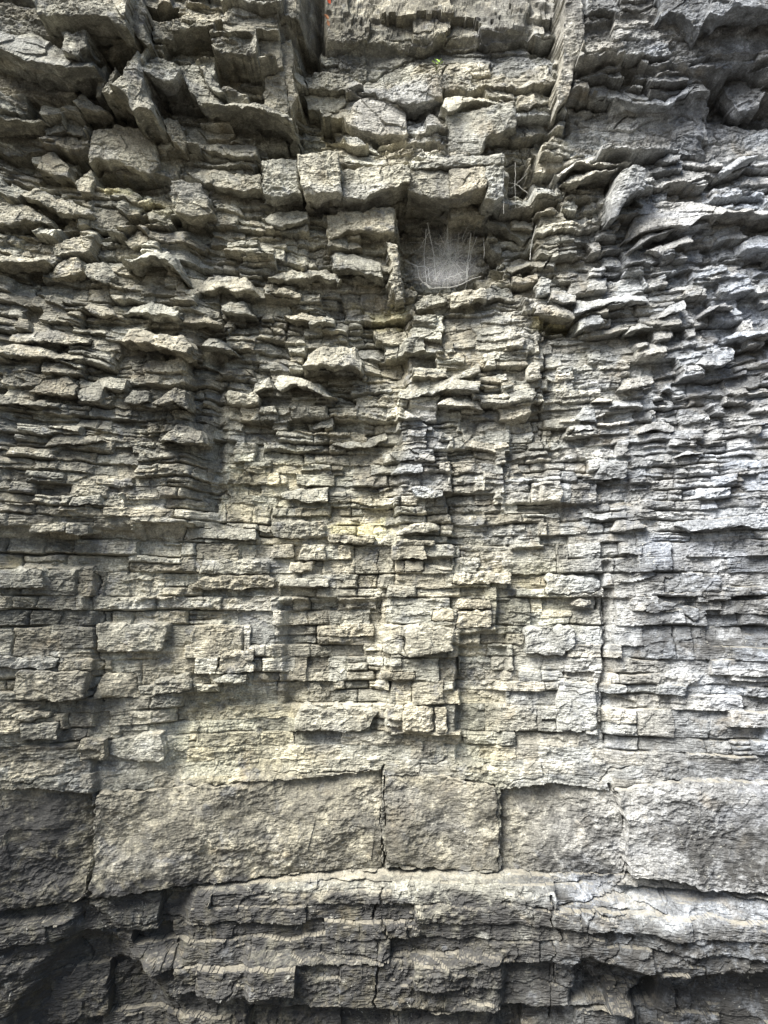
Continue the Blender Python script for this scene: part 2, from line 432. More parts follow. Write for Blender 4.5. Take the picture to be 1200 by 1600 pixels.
st('slab', .06, .02, [(-30, 616), (70, 622), (74, 635), (40, 632), (-30, 630)])
st('slab', .06, .02, [(102, 791), (110, 775), (155, 771), (158, 790), (130, 788)])
st('slab', .07, .03, [(-30, 540), (40, 536), (110, 548), (140, 556), (100, 562), (-30, 552)])
st('slab', .06, .03, [(10, 515), (90, 512), (142, 530), (140, 540), (80, 536), (10, 532)])
# centre
st('slab', .16, .06, [(470, 577), (474, 564), (482, 550), (500, 535), (555, 535), (566, 552), (563, 580), (545, 570), (522, 574), (500, 572)], "flat topped slab jutting over a dark hollow in the centre of the wall", "slab", .04)
st('slab', .12, .06, [(424, 602), (430, 582), (468, 586), (500, 596), (512, 612), (540, 621), (505, 620), (480, 606), (456, 602), (440, 612)], "hump backed slab just below and left of the flat topped central slab", "slab")
st('slab', .07, .03, [(397, 596), (420, 586), (428, 608), (412, 606), (396, 616)])
st('ledge', .06, .03, [(640, 592), (700, 588), (750, 568), (752, 581), (716, 593), (750, 600), (748, 612), (690, 611), (640, 622), (622, 620), (624, 604)])
st('slab', .06, .03, [(680, 632), (700, 620), (750, 622), (756, 640), (722, 634), (690, 634)])
st('slab', .10, .02, [(640, 762), (658, 758), (694, 764), (693, 776), (664, 780), (650, 776)], "small pale shelf stone at the foot of the bluish column in the centre", "slab", .06)
st('slab', .05, .02, [(608, 706), (640, 700), (656, 708), (654, 716), (622, 722)])
st('slab', .05, .02, [(610, 740), (626, 722), (660, 724), (662, 738), (640, 738)])
st('slab', .07, .03, [(405, 432), (440, 420), (510, 418), (536, 434), (530, 444), (492, 434), (450, 438)])
st('slab', .07, .03, [(415, 456), (440, 443), (472, 455), (470, 466), (440, 462)])
st('slab', .07, .03, [(440, 492), (470, 484), (510, 492), (502, 504), (472, 500), (450, 500)])
st('slab', .06, .02, [(488, 664), (520, 650), (524, 660), (520, 668), (490, 672)])
st('slab', .07, .03, [(512, 694), (536, 690), (574, 686), (600, 672), (606, 682), (578, 700), (540, 700)])
st('slab', .06, .02, [(436, 770), (446, 764), (514, 760), (512, 784), (486, 786), (440, 778)])
# right middle
st('rock', .11, .03, [(860, 466), (866, 447), (880, 450), (902, 458), (900, 474), (882, 474)], "small angular stone with a dark lower side, right of the web", "rock")
st('block', .07, .02, [(835, 446), (846, 430), (861, 436), (862, 460), (840, 462)])
st('slab', .09, .02, [(835, 488), (842, 470), (870, 471), (900, 490), (898, 499), (870, 497)], "slab roofing the pale yellow niche right of centre", "slab")
st('rock', .10, .03, [(904, 518), (908, 496), (926, 486), (942, 490), (946, 506), (922, 510)], "two faced stone beside the pale yellow niche", "rock")
st('slab', .09, .04, [(898, 492), (902, 466), (920, 466), (960, 458), (1012, 456), (1014, 472), (970, 474), (930, 482)])
st('slab', .08, .04, [(974, 526), (988, 506), (1010, 500), (1034, 512), (1012, 514), (990, 518)])
st('slab', .08, .03, [(1026, 497), (1048, 474), (1072, 466), (1070, 486), (1046, 490)])
st('slab', .09, .04, [(1100, 490), (1112, 474), (1136, 468), (1160, 482), (1136, 478), (1116, 484)])
st('block', .11, .02, [(1122, 545), (1130, 540), (1149, 540), (1148, 561), (1124, 572)], "light cube of stone set over a black slot at the right", "block", .1)
st('rock', .10, .03, [(1088, 566), (1102, 554), (1120, 556), (1120, 572), (1100, 572)])
st('ledge', .10, .03, [(1138, 522), (1170, 512), (1260, 508), (1260, 520), (1180, 522), (1140, 530)])
st('block', .07, .01, [(824, 574), (832, 564), (845, 564), (847, 592), (825, 594)])
st('slab', .07, .03, [(960, 612), (984, 588), (1006, 586), (1010, 602), (988, 606)])
st('slab', .06, .03, [(916, 632), (936, 618), (958, 622), (962, 628), (940, 628)])
st('slab', .07, .02, [(886, 682), (898, 664), (924, 662), (930, 672), (912, 672)])
st('block', .07, .02, [(900, 654), (912, 634), (932, 642), (932, 660), (916, 658)])
st('slab', .07, .02, [(996, 678), (1010, 660), (1040, 656), (1056, 664), (1054, 674), (1020, 672)])
st('slab', .08, .04, [(1044, 718), (1070, 704), (1100, 704), (1118, 712), (1100, 708), (1070, 710)])
st('slab', .06, .01, [(930, 750), (938, 720), (980, 722), (981, 747), (960, 748)], "smooth flat grey stone with a sharp right edge, right of centre", "slab", -.02)
st('ledge', .09, .02, [(1056, 822), (1064, 812), (1130, 810), (1164, 804), (1188, 810), (1190, 828), (1152, 822), (1118, 826), (1080, 830)], "long low ledge stone with a dark gap under its left end, far right", "ledge", .06)
st('slab', .06, .02, [(954, 830), (966, 810), (1000, 812), (1018, 824), (970, 831)])
# masonry like lower middle
st('block', .06, .00, [(102, 822), (106, 815), (135, 818), (136, 835), (103, 835)], "small pale squared stone sticking out near the left edge at mid height", "block", .08)
st('slab', .06, .01, [(40, 832), (50, 818), (98, 816), (100, 830)])
st('ledge', .06, .01, [(283, 842), (290, 823), (400, 827), (402, 845), (340, 842)])
st('block', .05, .00, [(312, 897), (316, 874), (400, 874), (420, 878), (420, 898)], None, None, .06)
st('block', .06, .00, [(288, 919), (318, 900), (420, 899), (430, 903), (428, 918), (350, 921)], None, None, .06)
st('block', .04, .00, [(-30, 890), (70, 888), (72, 918), (30, 920), (-30, 916)])
st('block', .06, .01, [(148, 976), (152, 973), (262, 974), (258, 1000), (248, 1019), (150, 1018)], "long loaf shaped block right beside the long vertical joint, lower left", "block", -.02)
st('block', .06, .01, [(18, 1052), (28, 1046), (135, 1050), (135, 1092), (75, 1095), (20, 1094)], "big blocky stone near the left edge, left of the long vertical joint", "block", .04)
st('block', .04, .00, [(-30, 1040), (5, 1025), (90, 1028), (85, 1044), (30, 1046)])
st('block', .03, .00, [(98, 1030), (145, 1030), (145, 1048), (100, 1048)])
st('block', .03, .01, [(148, 1085), (165, 1052), (210, 1052), (216, 1090), (152, 1092)])
st('block', .04, .01, [(235, 1086), (242, 1060), (296, 1052), (300, 1078), (280, 1083)])
st('slab', .05, .00, [(14, 1119), (20, 1113), (75, 1113), (80, 1122), (40, 1128)], None, None, .08)
st('block', .05, .00, [(28, 1130), (90, 1128), (90, 1155), (30, 1158)])
st('block', .02, .00, [(122, 1188), (126, 1153), (164, 1155), (164, 1189)])
st('block', .04, .01, [(168, 1180), (172, 1156), (255, 1143), (258, 1186), (240, 1190), (195, 1190)])
st('block', .04, .00, [(340, 1050), (346, 1016), (384, 1016), (382, 1012), (398, 1014), (396, 1030), (370, 1052)])
st('slab', .04, .01, [(334, 1052), (346, 1036), (396, 1038), (398, 1050), (366, 1052)])
st('slab', .04, .01, [(328, 1064), (346, 1054), (386, 1054), (384, 1066), (350, 1068)])
st('block', .05, .00, [(422, 829), (425, 815), (507, 815), (507, 840), (470, 842), (425, 838)])
st('ledge', .05, .00, [(510, 845), (512, 836), (586, 836), (584, 850), (560, 851), (530, 846)])
st('block', .06, .00, [(465, 874), (470, 851), (508, 850), (509, 876)])
st('block', .03, .00, [(422, 871), (425, 848), (459, 850), (459, 871)])
st('block', .05, .00, [(450, 893), (452, 876), (490, 876), (486, 894)], None, None, .05)
st('block', .06, .00, [(433, 916), (436, 900), (513, 906), (514, 918)], None, None, .06)
st('block', .05, .00, [(612, 874), (614, 851), (664, 852), (667, 874)], None, None, .04)
st('slab', .06, .00, [(618, 836), (640, 818), (680, 816), (688, 822), (688, 829), (650, 832)], "shallow arched stone topping the stack of small blocks in the lower centre", "slab", .06)
st('slab', .06, .00, [(616, 852), (620, 842), (680, 844), (680, 852)])
st('block', .04, .00, [(630, 893), (632, 876), (662, 876), (663, 891)])
st('block', .04, .00, [(603, 934), (606, 915), (651, 914), (653, 933)])
st('block', .03, .00, [(707, 904), (710, 872), (750, 870), (748, 888), (728, 896)], None, None, -.03)
st('ledge', .05, .00, [(706, 913), (710, 897), (760, 893), (800, 896), (800, 913)], "low grey ledge stone ending at a sharp corner in the lower centre", "ledge", .03)
st('block', .03, .00, [(674, 970), (677, 952), (708, 951), (709, 970)])
st('block', .03, .00, [(712, 952), (715, 936), (766, 937), (768, 952)])
st('block', .03, .00, [(712, 981), (714, 955), (768, 953), (768, 980)])
st('block', .09, .01, [(623, 992), (625, 978), (690, 977), (710, 984), (710, 1016), (680, 1022), (640, 1028), (632, 1016), (634, 996)], "chunky grey block overhanging a dark hollow in the lower centre", "block", -.02)
st('block', .03, .00, [(598, 1020), (600, 1000), (631, 998), (632, 1026)])
st('slab', .05, .00, [(457, 1140), (468, 1106), (530, 1106), (592, 1110), (576, 1136), (560, 1144), (520, 1142), (460, 1142)], "broad flat grey plate above the big smooth blocks, lower centre", "slab", -.01)
st('block', .04, .00, [(628, 1145), (630, 1102), (677, 1106), (677, 1144)])
st('block', .03, .00, [(680, 1145), (680, 1106), (698, 1104), (700, 1145)])
st('slab', .04, .00, [(594, 1062), (596, 1050), (650, 1050), (650, 1060), (640, 1064)])
st('ledge', .05, .00, [(852, 928), (853, 900), (920, 900), (939, 906), (940, 921), (925, 928)], "pale squared ledge stone right of centre with a step cut below it", "ledge", .04)
st('slab', .05, .01, [(1008, 956), (1012, 945), (1055, 940), (1055, 954), (1020, 958)])
st('block', .05, .00, [(1073, 962), (1070, 946), (1092, 950), (1093, 970), (1086, 972)], None, None, .05)
st('slab', .04, .00, [(892, 945), (900, 937), (922, 937), (926, 943), (912, 949)], "tiny lens shaped stone lying in a recess at the lower right", "rock", .05)
st('block', .04, .00, [(820, 982), (824, 978), (898, 982), (899, 1010), (880, 1025), (820, 1022)])
st('block', .03, .00, [(1040, 926), (1040, 901), (1124, 900), (1125, 925)])
st('slab', .05, .00, [(1125, 960), (1130, 940), (1260, 932), (1260, 958)])
st('block', .03, .00, [(870, 1145), (874, 1070), (930, 1078), (932, 1140)])
# large smooth blocks and the plinth
st('massive_block', .018, .01, [(300, 1383), (150, 1400), (146, 1330), (154, 1240), (280, 1230), (420, 1222), (520, 1214), (596, 1204), (595, 1280), (597, 1361), (450, 1368)])
st('massive_block', .018, .01, [(599, 1212), (700, 1214), (775, 1230), (779, 1290), (780, 1361), (740, 1360), (640, 1357), (604, 1348)])
st('massive_block', -.02, .01, [(781, 1232), (860, 1222), (957, 1234), (968, 1266), (974, 1310), (973, 1363), (860, 1363), (781, 1358)])
st('massive_block', .07, .01, [(966, 1238), (1060, 1222), (1260, 1226), (1260, 1398), (1100, 1395), (1070, 1378), (990, 1376), (981, 1340), (983, 1290)])
st('massive_block', .018, .01, [(-120, 1236), (60, 1230), (140, 1242), (142, 1316), (128, 1406), (40, 1420), (-120, 1440)])

# faces that are plain rock without bedding steps
SMOOTH = [
    ([(500, -220), (840, -220), (825, 45), (735, 58), (560, 66), (500, 100)], 0.6),
    ([(500, 64), (650, 60), (830, 40), (850, 110), (700, 150), (560, 140), (520, 116)], 0.7),
    ([(470, 178), (540, 205), (540, 236), (470, 236)], 0.7),
    ([(884, 165), (1106, 165), (1110, 244), (884, 250)], 0.9),
    ([(1106, 178), (1500, 150), (1500, 240), (1106, 246)], 0.85),
    ([(890, -220), (1500, -220), (1500, 110), (1100, 120), (900, 120)], 0.62),
    ([(-400, 40), (140, 40), (150, 100), (60, 100), (-400, 90)], 0.85),
    ([(-400, 108), (110, 112), (160, 140), (60, 172), (-400, 172)], 0.85),
    ([(-400, -220), (200, -220), (200, 30), (-400, 30)], 0.8),
    ([(-400, 1205), (1500, 1205), (1500, 1398), (980, 1370), (600, 1362), (300, 1385), (-400, 1430)], 0.9),
    ([(300, 1078), (440, 1080), (600, 1150), (590, 1210), (262, 1210)], 0.5),
    ([(622, 336), (762, 336), (766, 450), (640, 455)], 0.4),
    ([(340, 690), (470, 690), (480, 800), (340, 810)], 0.3),
    ([(715, 900), (790, 915), (790, 1200), (716, 1190)], 0.5),
    ([(852, 530), (1000, 560), (1010, 620), (852, 660)], 0.45),
    ([(640, 480), (846, 490), (846, 540), (640, 560)], 0.4),
]

# ------------------------------------------------------------------ materials
def rock_material():
    m = bpy.data.materials.new("weathered_limestone")
    m.use_nodes = True
    nt = m.node_tree
    N, L = nt.nodes, nt.links
    bsdf = N["Principled BSDF"]
    bsdf.inputs["Roughness"].default_value = 0.88
    bsdf.inputs["Specular IOR Level"].default_value = 0.25
    geo = N.new("ShaderNodeNewGeometry")
    att = N.new("ShaderNodeAttribute")
    att.attribute_name = "rock_tone"
    att2 = N.new("ShaderNodeAttribute")
    att2.attribute_name = "weathering_shade"

    def noise(scale, detail, rough=0.6, dist=0.0, stretch=None):
        n = N.new("ShaderNodeTexNoise")
        n.inputs["Scale"].default_value = scale
        n.inputs["Detail"].default_value = detail
        n.inputs["Roughness"].default_value = rough
        n.inputs["Distortion"].default_value = dist
        if stretch:
            mp = N.new("ShaderNodeMapping")
            mp.inputs["Scale"].default_value = stretch
            L.new(geo.outputs["Position"], mp.inputs["Vector"])
            L.new(mp.outputs[0], n.inputs["Vector"])
        else:
            L.new(geo.outputs["Position"], n.inputs["Vector"])
        return n

    def ramp(src, stops):
        r = N.new("ShaderNodeValToRGB")
        el = r.color_ramp.elements
        while len(el) < len(stops):
            el.new(0.5)
        for e, (p, c) in zip(el, stops):
            e.position = p
            e.color = (c, c, c, 1) if not isinstance(c, tuple) else (*c, 1)
        L.new(src, r.inputs[0])
        return r

    def mix(kind, fac, a, b):
        x = N.new("ShaderNodeMix")
        x.data_type = 'RGBA'
        x.blend_type = kind
        if isinstance(fac, float):
            x.inputs[0].default_value = fac
        else:
            L.new(fac, x.inputs[0])
        for sock, v in ((x.inputs[6], a), (x.inputs[7], b)):
            if isinstance(v, tuple):
                sock.default_value = (*v, 1)
            else:
                L.new(v, sock)
        return x.outputs[2]

    # mottling of the stone itself at three sizes
    big = ramp(noise(5.0, 5, 0.62, 0.3).outputs[0], [(0.30, 0.62), (0.55, 1.0), (0.75, 1.22)])
    mid = ramp(noise(26.0, 6, 0.68, 0.5).outputs[0], [(0.30, 0.42), (0.50, 1.0), (0.70, 1.6)])
    fin = ramp(noise(150.0, 4, 0.7).outputs[0], [(0.30, 0.36), (0.5, 1.0), (0.70, 1.85)])
    lam = ramp(noise(9.0, 5, 0.6, 0.2, (1.0, 1.0, 9.0)).outputs[0], [(0.3, 0.82), (0.6, 1.08)])
    c = mix('MULTIPLY', 0.8, att.outputs["Color"], big.outputs[0])
    c = mix('MULTIPLY', 0.85, c, mid.outputs[0])
    c = mix('MULTIPLY', 0.7, c, fin.outputs[0])
    c = mix('MULTIPLY', 0.6, c, lam.outputs[0])
    # rusty and bluish blotches
    rb = ramp(noise(7.3, 4, 0.6, 0.6).outputs[0], [(0.58, 0.0), (0.74, 1.0)])
    c = mix('MIX', mix('MULTIPLY', 1.0, rb.outputs[0], (0.36, 0.36, 0.36)), c, (0.36, 0.29, 0.18))
    bb = ramp(noise(11.7, 4, 0.6, 0.6).outputs[0], [(0.57, 0.0), (0.70, 1.0)])
    c = mix('MIX', mix('MULTIPLY', 1.0, bb.outputs[0], (0.55, 0.55, 0.55)), c, (0.165, 0.18, 0.205))
    # black crust where the rock is weathered, denser in the painted shade zones
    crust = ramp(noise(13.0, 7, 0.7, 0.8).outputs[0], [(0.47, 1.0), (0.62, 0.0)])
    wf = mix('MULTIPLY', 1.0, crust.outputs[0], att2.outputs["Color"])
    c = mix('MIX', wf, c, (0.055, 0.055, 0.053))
    # seepage marks running down the face
    run = ramp(noise(16.0, 4, 0.6, 0.3, (1.0, 1.0, 0.12)).outputs[0], [(0.54, 0.0), (0.68, 0.45)])
    c = mix('MIX', run.outputs[0], c, mix('MULTIPLY', 1.0, c, (0.55, 0.56, 0.58)))
    # pale lichen specks and patches
    lich = ramp(noise(48.0, 5, 0.75, 1.0).outputs[0], [(0.605, 0.0), (0.66, 1.0)])
    lm = ramp(noise(4.0, 3, 0.5).outputs[0], [(0.42, 0.0), (0.62, 0.75)])
    c = mix('MIX', mix('MULTIPLY', 1.0, lich.outputs[0], lm.outputs[0]), c, (0.56, 0.56, 0.50))
    # sandy dust lying on surfaces that face up
    sep = N.new("ShaderNodeSeparateXYZ")
    L.new(geo.outputs["Normal"], sep.inputs[0])
    dst = ramp(sep.outputs[2], [(0.88, 0.0), (0.99, 0.55)])
    dn = ramp(noise(34.0, 5, 0.7, 0.6).outputs[0], [(0.32, 0.15), (0.60, 1.0)])
    c = mix('MIX', mix('MULTIPLY', 1.0, dst.outputs[0], dn.outputs[0]), c, (0.40, 0.372, 0.295))
    L.new(c, bsdf.inputs["Base Color"])
    # fine relief
    b1 = N.new("ShaderNodeBump")
    b1.inputs["Strength"].default_value = 0.9
    b1.inputs["Distance"].default_value = 0.008
    L.new(noise(85.0, 7, 0.75, 0.3, (1, 1, 1.7)).outputs[0], b1.inputs["Height"])
    b2 = N.new("ShaderNodeBump")
    b2.inputs["Strength"].default_value = 0.6
    b2.inputs["Distance"].default_value = 0.004
    L.new(noise(230.0, 4, 0.7).outputs[0], b2.inputs["Height"])
    L.new(b1.outputs[0], b2.inputs["Normal"])
    L.new(b2.outputs[0], bsdf.inputs["Normal"])
    return m


ROCK = rock_material()


def plain(name, col, rough=0.8, var=0.3, scale=30.0):
    m = bpy.data.materials.new(name)
    m.use_nodes = True
    N, L = m.node_tree.nodes, m.node_tree.links
    b = N["Principled BSDF"]
    b.inputs["Roughness"].default_value = rough
    t = N.new("ShaderNodeTexNoise")
    t.inputs["Scale"].default_value = scale
    t.inputs["Detail"].default_value = 5
    r = N.new("ShaderNodeValToRGB")
    r.color_ramp.elements[0].position = 0.3
    r.color_ramp.elements[1].position = 0.7
    r.color_ramp.elements[0].color = (*[v * (1 - var) for v in col], 1)
    r.color_ramp.elements[1].color = (*[min(1, v * (1 + var)) for v in col], 1)
    g = N.new("ShaderNodeNewGeometry")
    L.new(g.outputs["Position"], t.inputs["Vector"])
    L.new(t.outputs[0], r.inputs[0])
    L.new(r.outputs[0], b.inputs["Base Color"])
    return m


# ------------------------------------------------------------------ helpers for objects
COL = scene.collection


def mesh_obj(name, verts, quads, mat, parent=None, origin=(0, 0, 0), tris=None, attrs=None, smooth=False):
    verts = np.asarray(verts, np.float32) - np.asarray(origin, np.float32)
    quads = np.zeros((0, 4), np.int32) if quads is None else np.asarray(quads, np.int32)
    nt = 0 if tris is None else len(tris)
    me = bpy.data.meshes.new(name)
    me.vertices.add(len(verts))
    me.vertices.foreach_set("co", verts.ravel())
    nl = len(quads) * 4 + nt * 3
    me.loops.add(nl)
    idx = quads.ravel()
    starts = np.arange(len(quads), dtype=np.int32) * 4
    if nt:
        idx = np.concatenate([idx, np.asarray(tris, np.int32).ravel()])
        starts = np.concatenate([starts, len(quads) * 4 + np.arange(nt, dtype=np.int32) * 3])
    me.loops.foreach_set("vertex_index", idx.astype(np.int32))
    me.polygons.add(len(starts))
    me.polygons.foreach_set("loop_start", starts.astype(np.int32))
    me.update(calc_edges=True)
    me.polygons.foreach_set("use_smooth", np.full(len(starts), smooth, bool))
    if attrs:
        for an, arr in attrs.items():
            a = me.attributes.new(an, 'FLOAT_COLOR', 'POINT')
            buf = np.ones((len(verts), 4), np.float32)
            buf[:, :3] = arr
            a.data.foreach_set("color", buf.ravel())
    me.materials.append(mat)
    o = bpy.data.objects.new(name, me)
    o.location = origin
    COL.objects.link(o)
    if parent is not None:
        o.parent = parent
        o.location = tuple(np.asarray(origin) - np.asarray(parent.location))
    return o


def empty(name, loc):
    o = bpy.data.objects.new(name, None)
    o.empty_display_size = 0.1
    o.location = loc
    COL.objects.link(o)
    return o


def tag(o, label, cat, group=None, kind=None):
    if label:
        o["label"] = label
    if cat:
        o["category"] = cat
    if group:
        o["group"] = group
    if kind:
        o["kind"] = kind


# ------------------------------------------------------------------ colour of the rock (its own colour plus some painted skylight and shade)
def stain_shade_masks(X, Z, px, py):
    m = {'ochre': np.zeros(np.shape(X), f32), 'blue': np.zeros(np.shape(X), f32), 'dark': np.zeros(np.shape(X), f32)}
    wx = 16 * fbm(X * 9, Z * 9, 3, 901)
    wy = 12 * fbm(X * 9, Z * 9, 3, 951)
    qx, qy = px + wx, py + wy
    for kind, poly, w in STAINS_SHADE:
        soft = 26.0 if kind != 'ochre' or w < 0.6 else 5.0
        xs = [p[0] for p in poly]
        ys = [p[1] for p in poly]
        sel = np.nonzero((qx > min(xs) - soft) & (qx < max(xs) + soft) & (qy > min(ys) - soft) & (qy < max(ys) + soft))
        if sel[0].size == 0:
            continue
        sx, sy = qx[sel], qy[sel]
        d = poly_dist(sx, sy, poly)
        d = np.where(in_poly(sx, sy, poly), d, -d)
        v = w * sstep(-soft, soft, d)
        m[kind][sel] = np.maximum(m[kind][sel], v)
    return m


def rock_colour(X, Z, px, py, blockrand, tone=0.0, fresh=1.0):
    """per point colour of the limestone: warm grey, bluer to the right (rock tint plus painted skylight), ochre where freshly broken"""
    n1 = fbm(X * 2.1, Z * 2.1, 3, 801)
    n2 = fbm(X * 3.3, Z * 6.0, 3, 821)
    blue = sstep(640, 1150, px + 120 * n1) * 0.85 + 0.25 * sstep(0.2, 0.8, n2)  # bluish rock tint, with blue skylight on the right put into it
    warm = np.array([0.372, 0.359, 0.288])
    cool = np.array([0.315, 0.337, 0.368])
    m = stain_shade_masks(X, Z, px, py)
    blue = np.clip(np.maximum(blue, m['blue']), 0, 1)[..., None]
    c = warm * (1 - blue) + cool * blue
    oc = fresh * m['ochre'][..., None]
    c = c * (1 - oc) + np.array([0.46, 0.435, 0.27]) * oc
    val = 1.0 + 0.72 * (blockrand - 0.5) + 0.10 * n2 + tone
    c = c * val[..., None]
    # each block a little warmer or greyer
    hue = (np.modf(blockrand * 7.31)[0] - 0.5)[..., None]
    c = c * (1 + hue * np.array([0.08, 0.01, -0.10]))
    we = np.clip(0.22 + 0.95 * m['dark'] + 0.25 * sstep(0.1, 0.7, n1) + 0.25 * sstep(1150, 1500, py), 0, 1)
    c = c * (1 - 0.72 * m['dark'][..., None])  # darkens real stains and painted shade zones alike
    return np.clip(c, 0.02, 0.75).astype(f32), np.repeat(we[..., None], 3, -1).astype(f32)


# ------------------------------------------------------------------ the cliff as one relief
def macro_at(X, Z, warp=True):
    out = np.zeros(np.shape(X))
    if warp:
        wx = X + 0.006 * lfbm(X * 16, Z * 22, 3, 301)
        wz = Z + 0.006 * lfbm(X * 16, Z * 16, 3, 331)
    else:
        wx, wz = X, Z
    for poly, delta, soft in MACRO:
        P = np.array(poly, float)
        gx, _, gz = to_wall(P[:, 0], P[:, 1], 0.0)
        pl = list(zip(gx, gz))
        sel = np.nonzero((wx > gx.min() - soft) & (wx < gx.max() + soft) & (wz > gz.min() - soft) & (wz < gz.max() + soft))
        if sel[0].size == 0:
            continue
        sx, sz = wx[sel], wz[sel]
        d = poly_dist(sx, sz, pl)
        d = np.where(in_poly(sx, sz, pl), d, -d)
        out[sel] += delta * sstep(-soft, soft, d)
    return out


STEP = 0.0032


def axis(a0, a, b, b1, fine, coarse):
    return np.concatenate([np.arange(a0, a, coarse), np.arange(a, b, fine), np.arange(b, b1, coarse)])


gx = axis(-3.0, -1.62, 1.62, 3.0, STEP, 0.014)
gz = axis(-0.06, 0.10, 3.98, 4.9, STEP, 0.014)
X, Z = np.meshgrid(gx, gz)
PX, PY = to_px(X, base_y(X, Z), Z)
rng = np.random.default_rng(11)

w1 = lfbm(X * 8.0, Z * 14.0, 4, 11)
w2 = lfbm(X * 9.0, Z * 9.0, 4, 41)
w3 = lfbm(X * 30, Z * 40, 3, 71)
w4 = lfbm(X * 30, Z * 30, 3, 91)
upper = sstep(900, 560, PY)                       # rough shingled part
top = sstep(470, 250, PY)
low = sstep(1180, 1215, PY) * sstep(1380, 1350, PY)
plinth = sstep(1370, 1400, PY)
XW = X + (0.006 + 0.012 * upper) * w1 + (0.003 + 0.003 * upper) * w3
ZW = Z + (0.004 + 0.008 * upper + 0.012 * top + 0.008 * plinth) * w2 + (0.0015 + 0.002 * upper) * w4
# beds dip a little on the flanks of the upper wall
ZW = ZW + 0.05 * upper * np.minimum(X + 0.35, 0) * sstep(0.3, 0.8, gnoise(X * 1.1 + 5, Z * 1.4, 7) + 0.5) \
        - 0.05 * upper * np.maximum(X - 0.45, 0)

_, _, rz = to_wall(np.full(len(ROWS_SPEC), 600.0), np.array(ROWS_SPEC, float))
rz = np.sort(rz)
row = np.searchsorted(rz, ZW)
# here and there two or three neighbouring beds are one thicker bed
pair = np.floor(row / 2) * 2
mg = (hsh(np.floor(XW / 0.21 + 0.37 * pair), pair, 17) < 0.12 + 0.2 * (PY > 820)) & (low < 0.5)
row = np.where(mg, pair.astype(int), row)
ztop = np.concatenate([rz, [rz[-1] + 0.2]])
zlo = np.concatenate([[rz[0] - 0.2], rz])[row]
zhi = ztop[np.minimum(row + mg, len(rz))]
edges_all = []
BIG = 100.0
for r in range(len(rz) + 1):
    zc = 0.5 * (np.concatenate([[rz[0] - 0.2], rz])[r] + np.concatenate([rz, [rz[-1] + 0.2]])[r])
    pyc = float(to_px(0.0, 3.0, zc)[1])
    x = -4.0
    while x < 4.0:
        if pyc < 330:
            wdt = rng.uniform(0.10, 0.34)
        elif pyc < 800:
            wdt = rng.uniform(0.04, 0.15)
        elif pyc < 1205:
            wdt = rng.uniform(0.06, 0.24)
        elif pyc < 1366:
            wdt = rng.uniform(0.45, 0.6)
        else:
            wdt = rng.uniform(0.22, 0.7)
        edges_all.append(r * BIG + x + 50)
        x += wdt
edges = np.sort(np.array(edges_all + [(len(rz) + 2) * BIG]))
nb = len(edges)
key = row * BIG + np.clip(XW, -3.95, 3.95) + 50
blk = np.searchsorted(edges, key) - 1
dxl = key - edges[blk]
dxr = edges[np.minimum(blk + 1, nb - 1)] - key
dxr = np.where(dxr > 5, 5, dxr)
# thin leaves inside a block
ez_row = (edges // BIG).astype(int)
epy = to_px(0.0, 3.0, np.concatenate([rz, [rz[-1]]])[np.clip(ez_row, 0, len(rz))])[1]
nsub = np.where(epy > 1370, 1, np.where(epy > 800, rng.choice([1, 2, 3], nb, p=[.85, .13, .02]), np.where(epy > 1200, 1, rng.choice([1, 2, 3], nb, p=[.62, .30, .08]))))
soff = rng.uniform(-0.12, 0.12, nb)
t = np.clip((zhi - ZW) / (zhi - zlo), 0, 0.9999)           # 0 at the top of a bed, 1 at its foot
tt = np.clip(t + soff[blk] * np.sin(t * math.pi), 0, 0.9999)
sub = np.floor(tt * nsub[blk]).astype(int)
ts = tt * nsub[blk] - sub
subz = (zhi - zlo) / nsub[blk]
unit = blk * 4 + sub
urand = rng.uniform(0, 1, nb * 4 + 8)
ulean = rng.uniform(0, 1, nb * 4 + 8)
utilt = rng.normal(0, 1, nb * 4 + 8)
rowoff = rng.normal(0, 1, len(rz) + 1)
brand = rng.uniform(0, 1, nb) ** 1.5
AMP = 0.019 + 0.014 * upper + 0.030 * top - 0.012 * low + 0.008 * plinth
AMP = AMP * (0.75 + 0.5 * sstep(-0.4, 0.6, gnoise(X * 1.7, Z * 1.7, 5)))
leanA = (0.004 + 0.017 * upper + 0.018 * top)
prot = AMP * (0.13 * rowoff[row] + 2.0 * (brand[blk] - 0.4) + 0.9 * (urand[unit] - 0.5) * (nsub[blk] > 1))
prot += leanA * (ts - 0.5) * (0.3 + 1.2 * ulean[unit]) * np.minimum(subz / 0.07, 1.6)
prot += utilt[unit] * 0.12 * (dxl - np.minimum(dxl + dxr, 0.4) * 0.5) * (0.4 + 0.6 * upper)
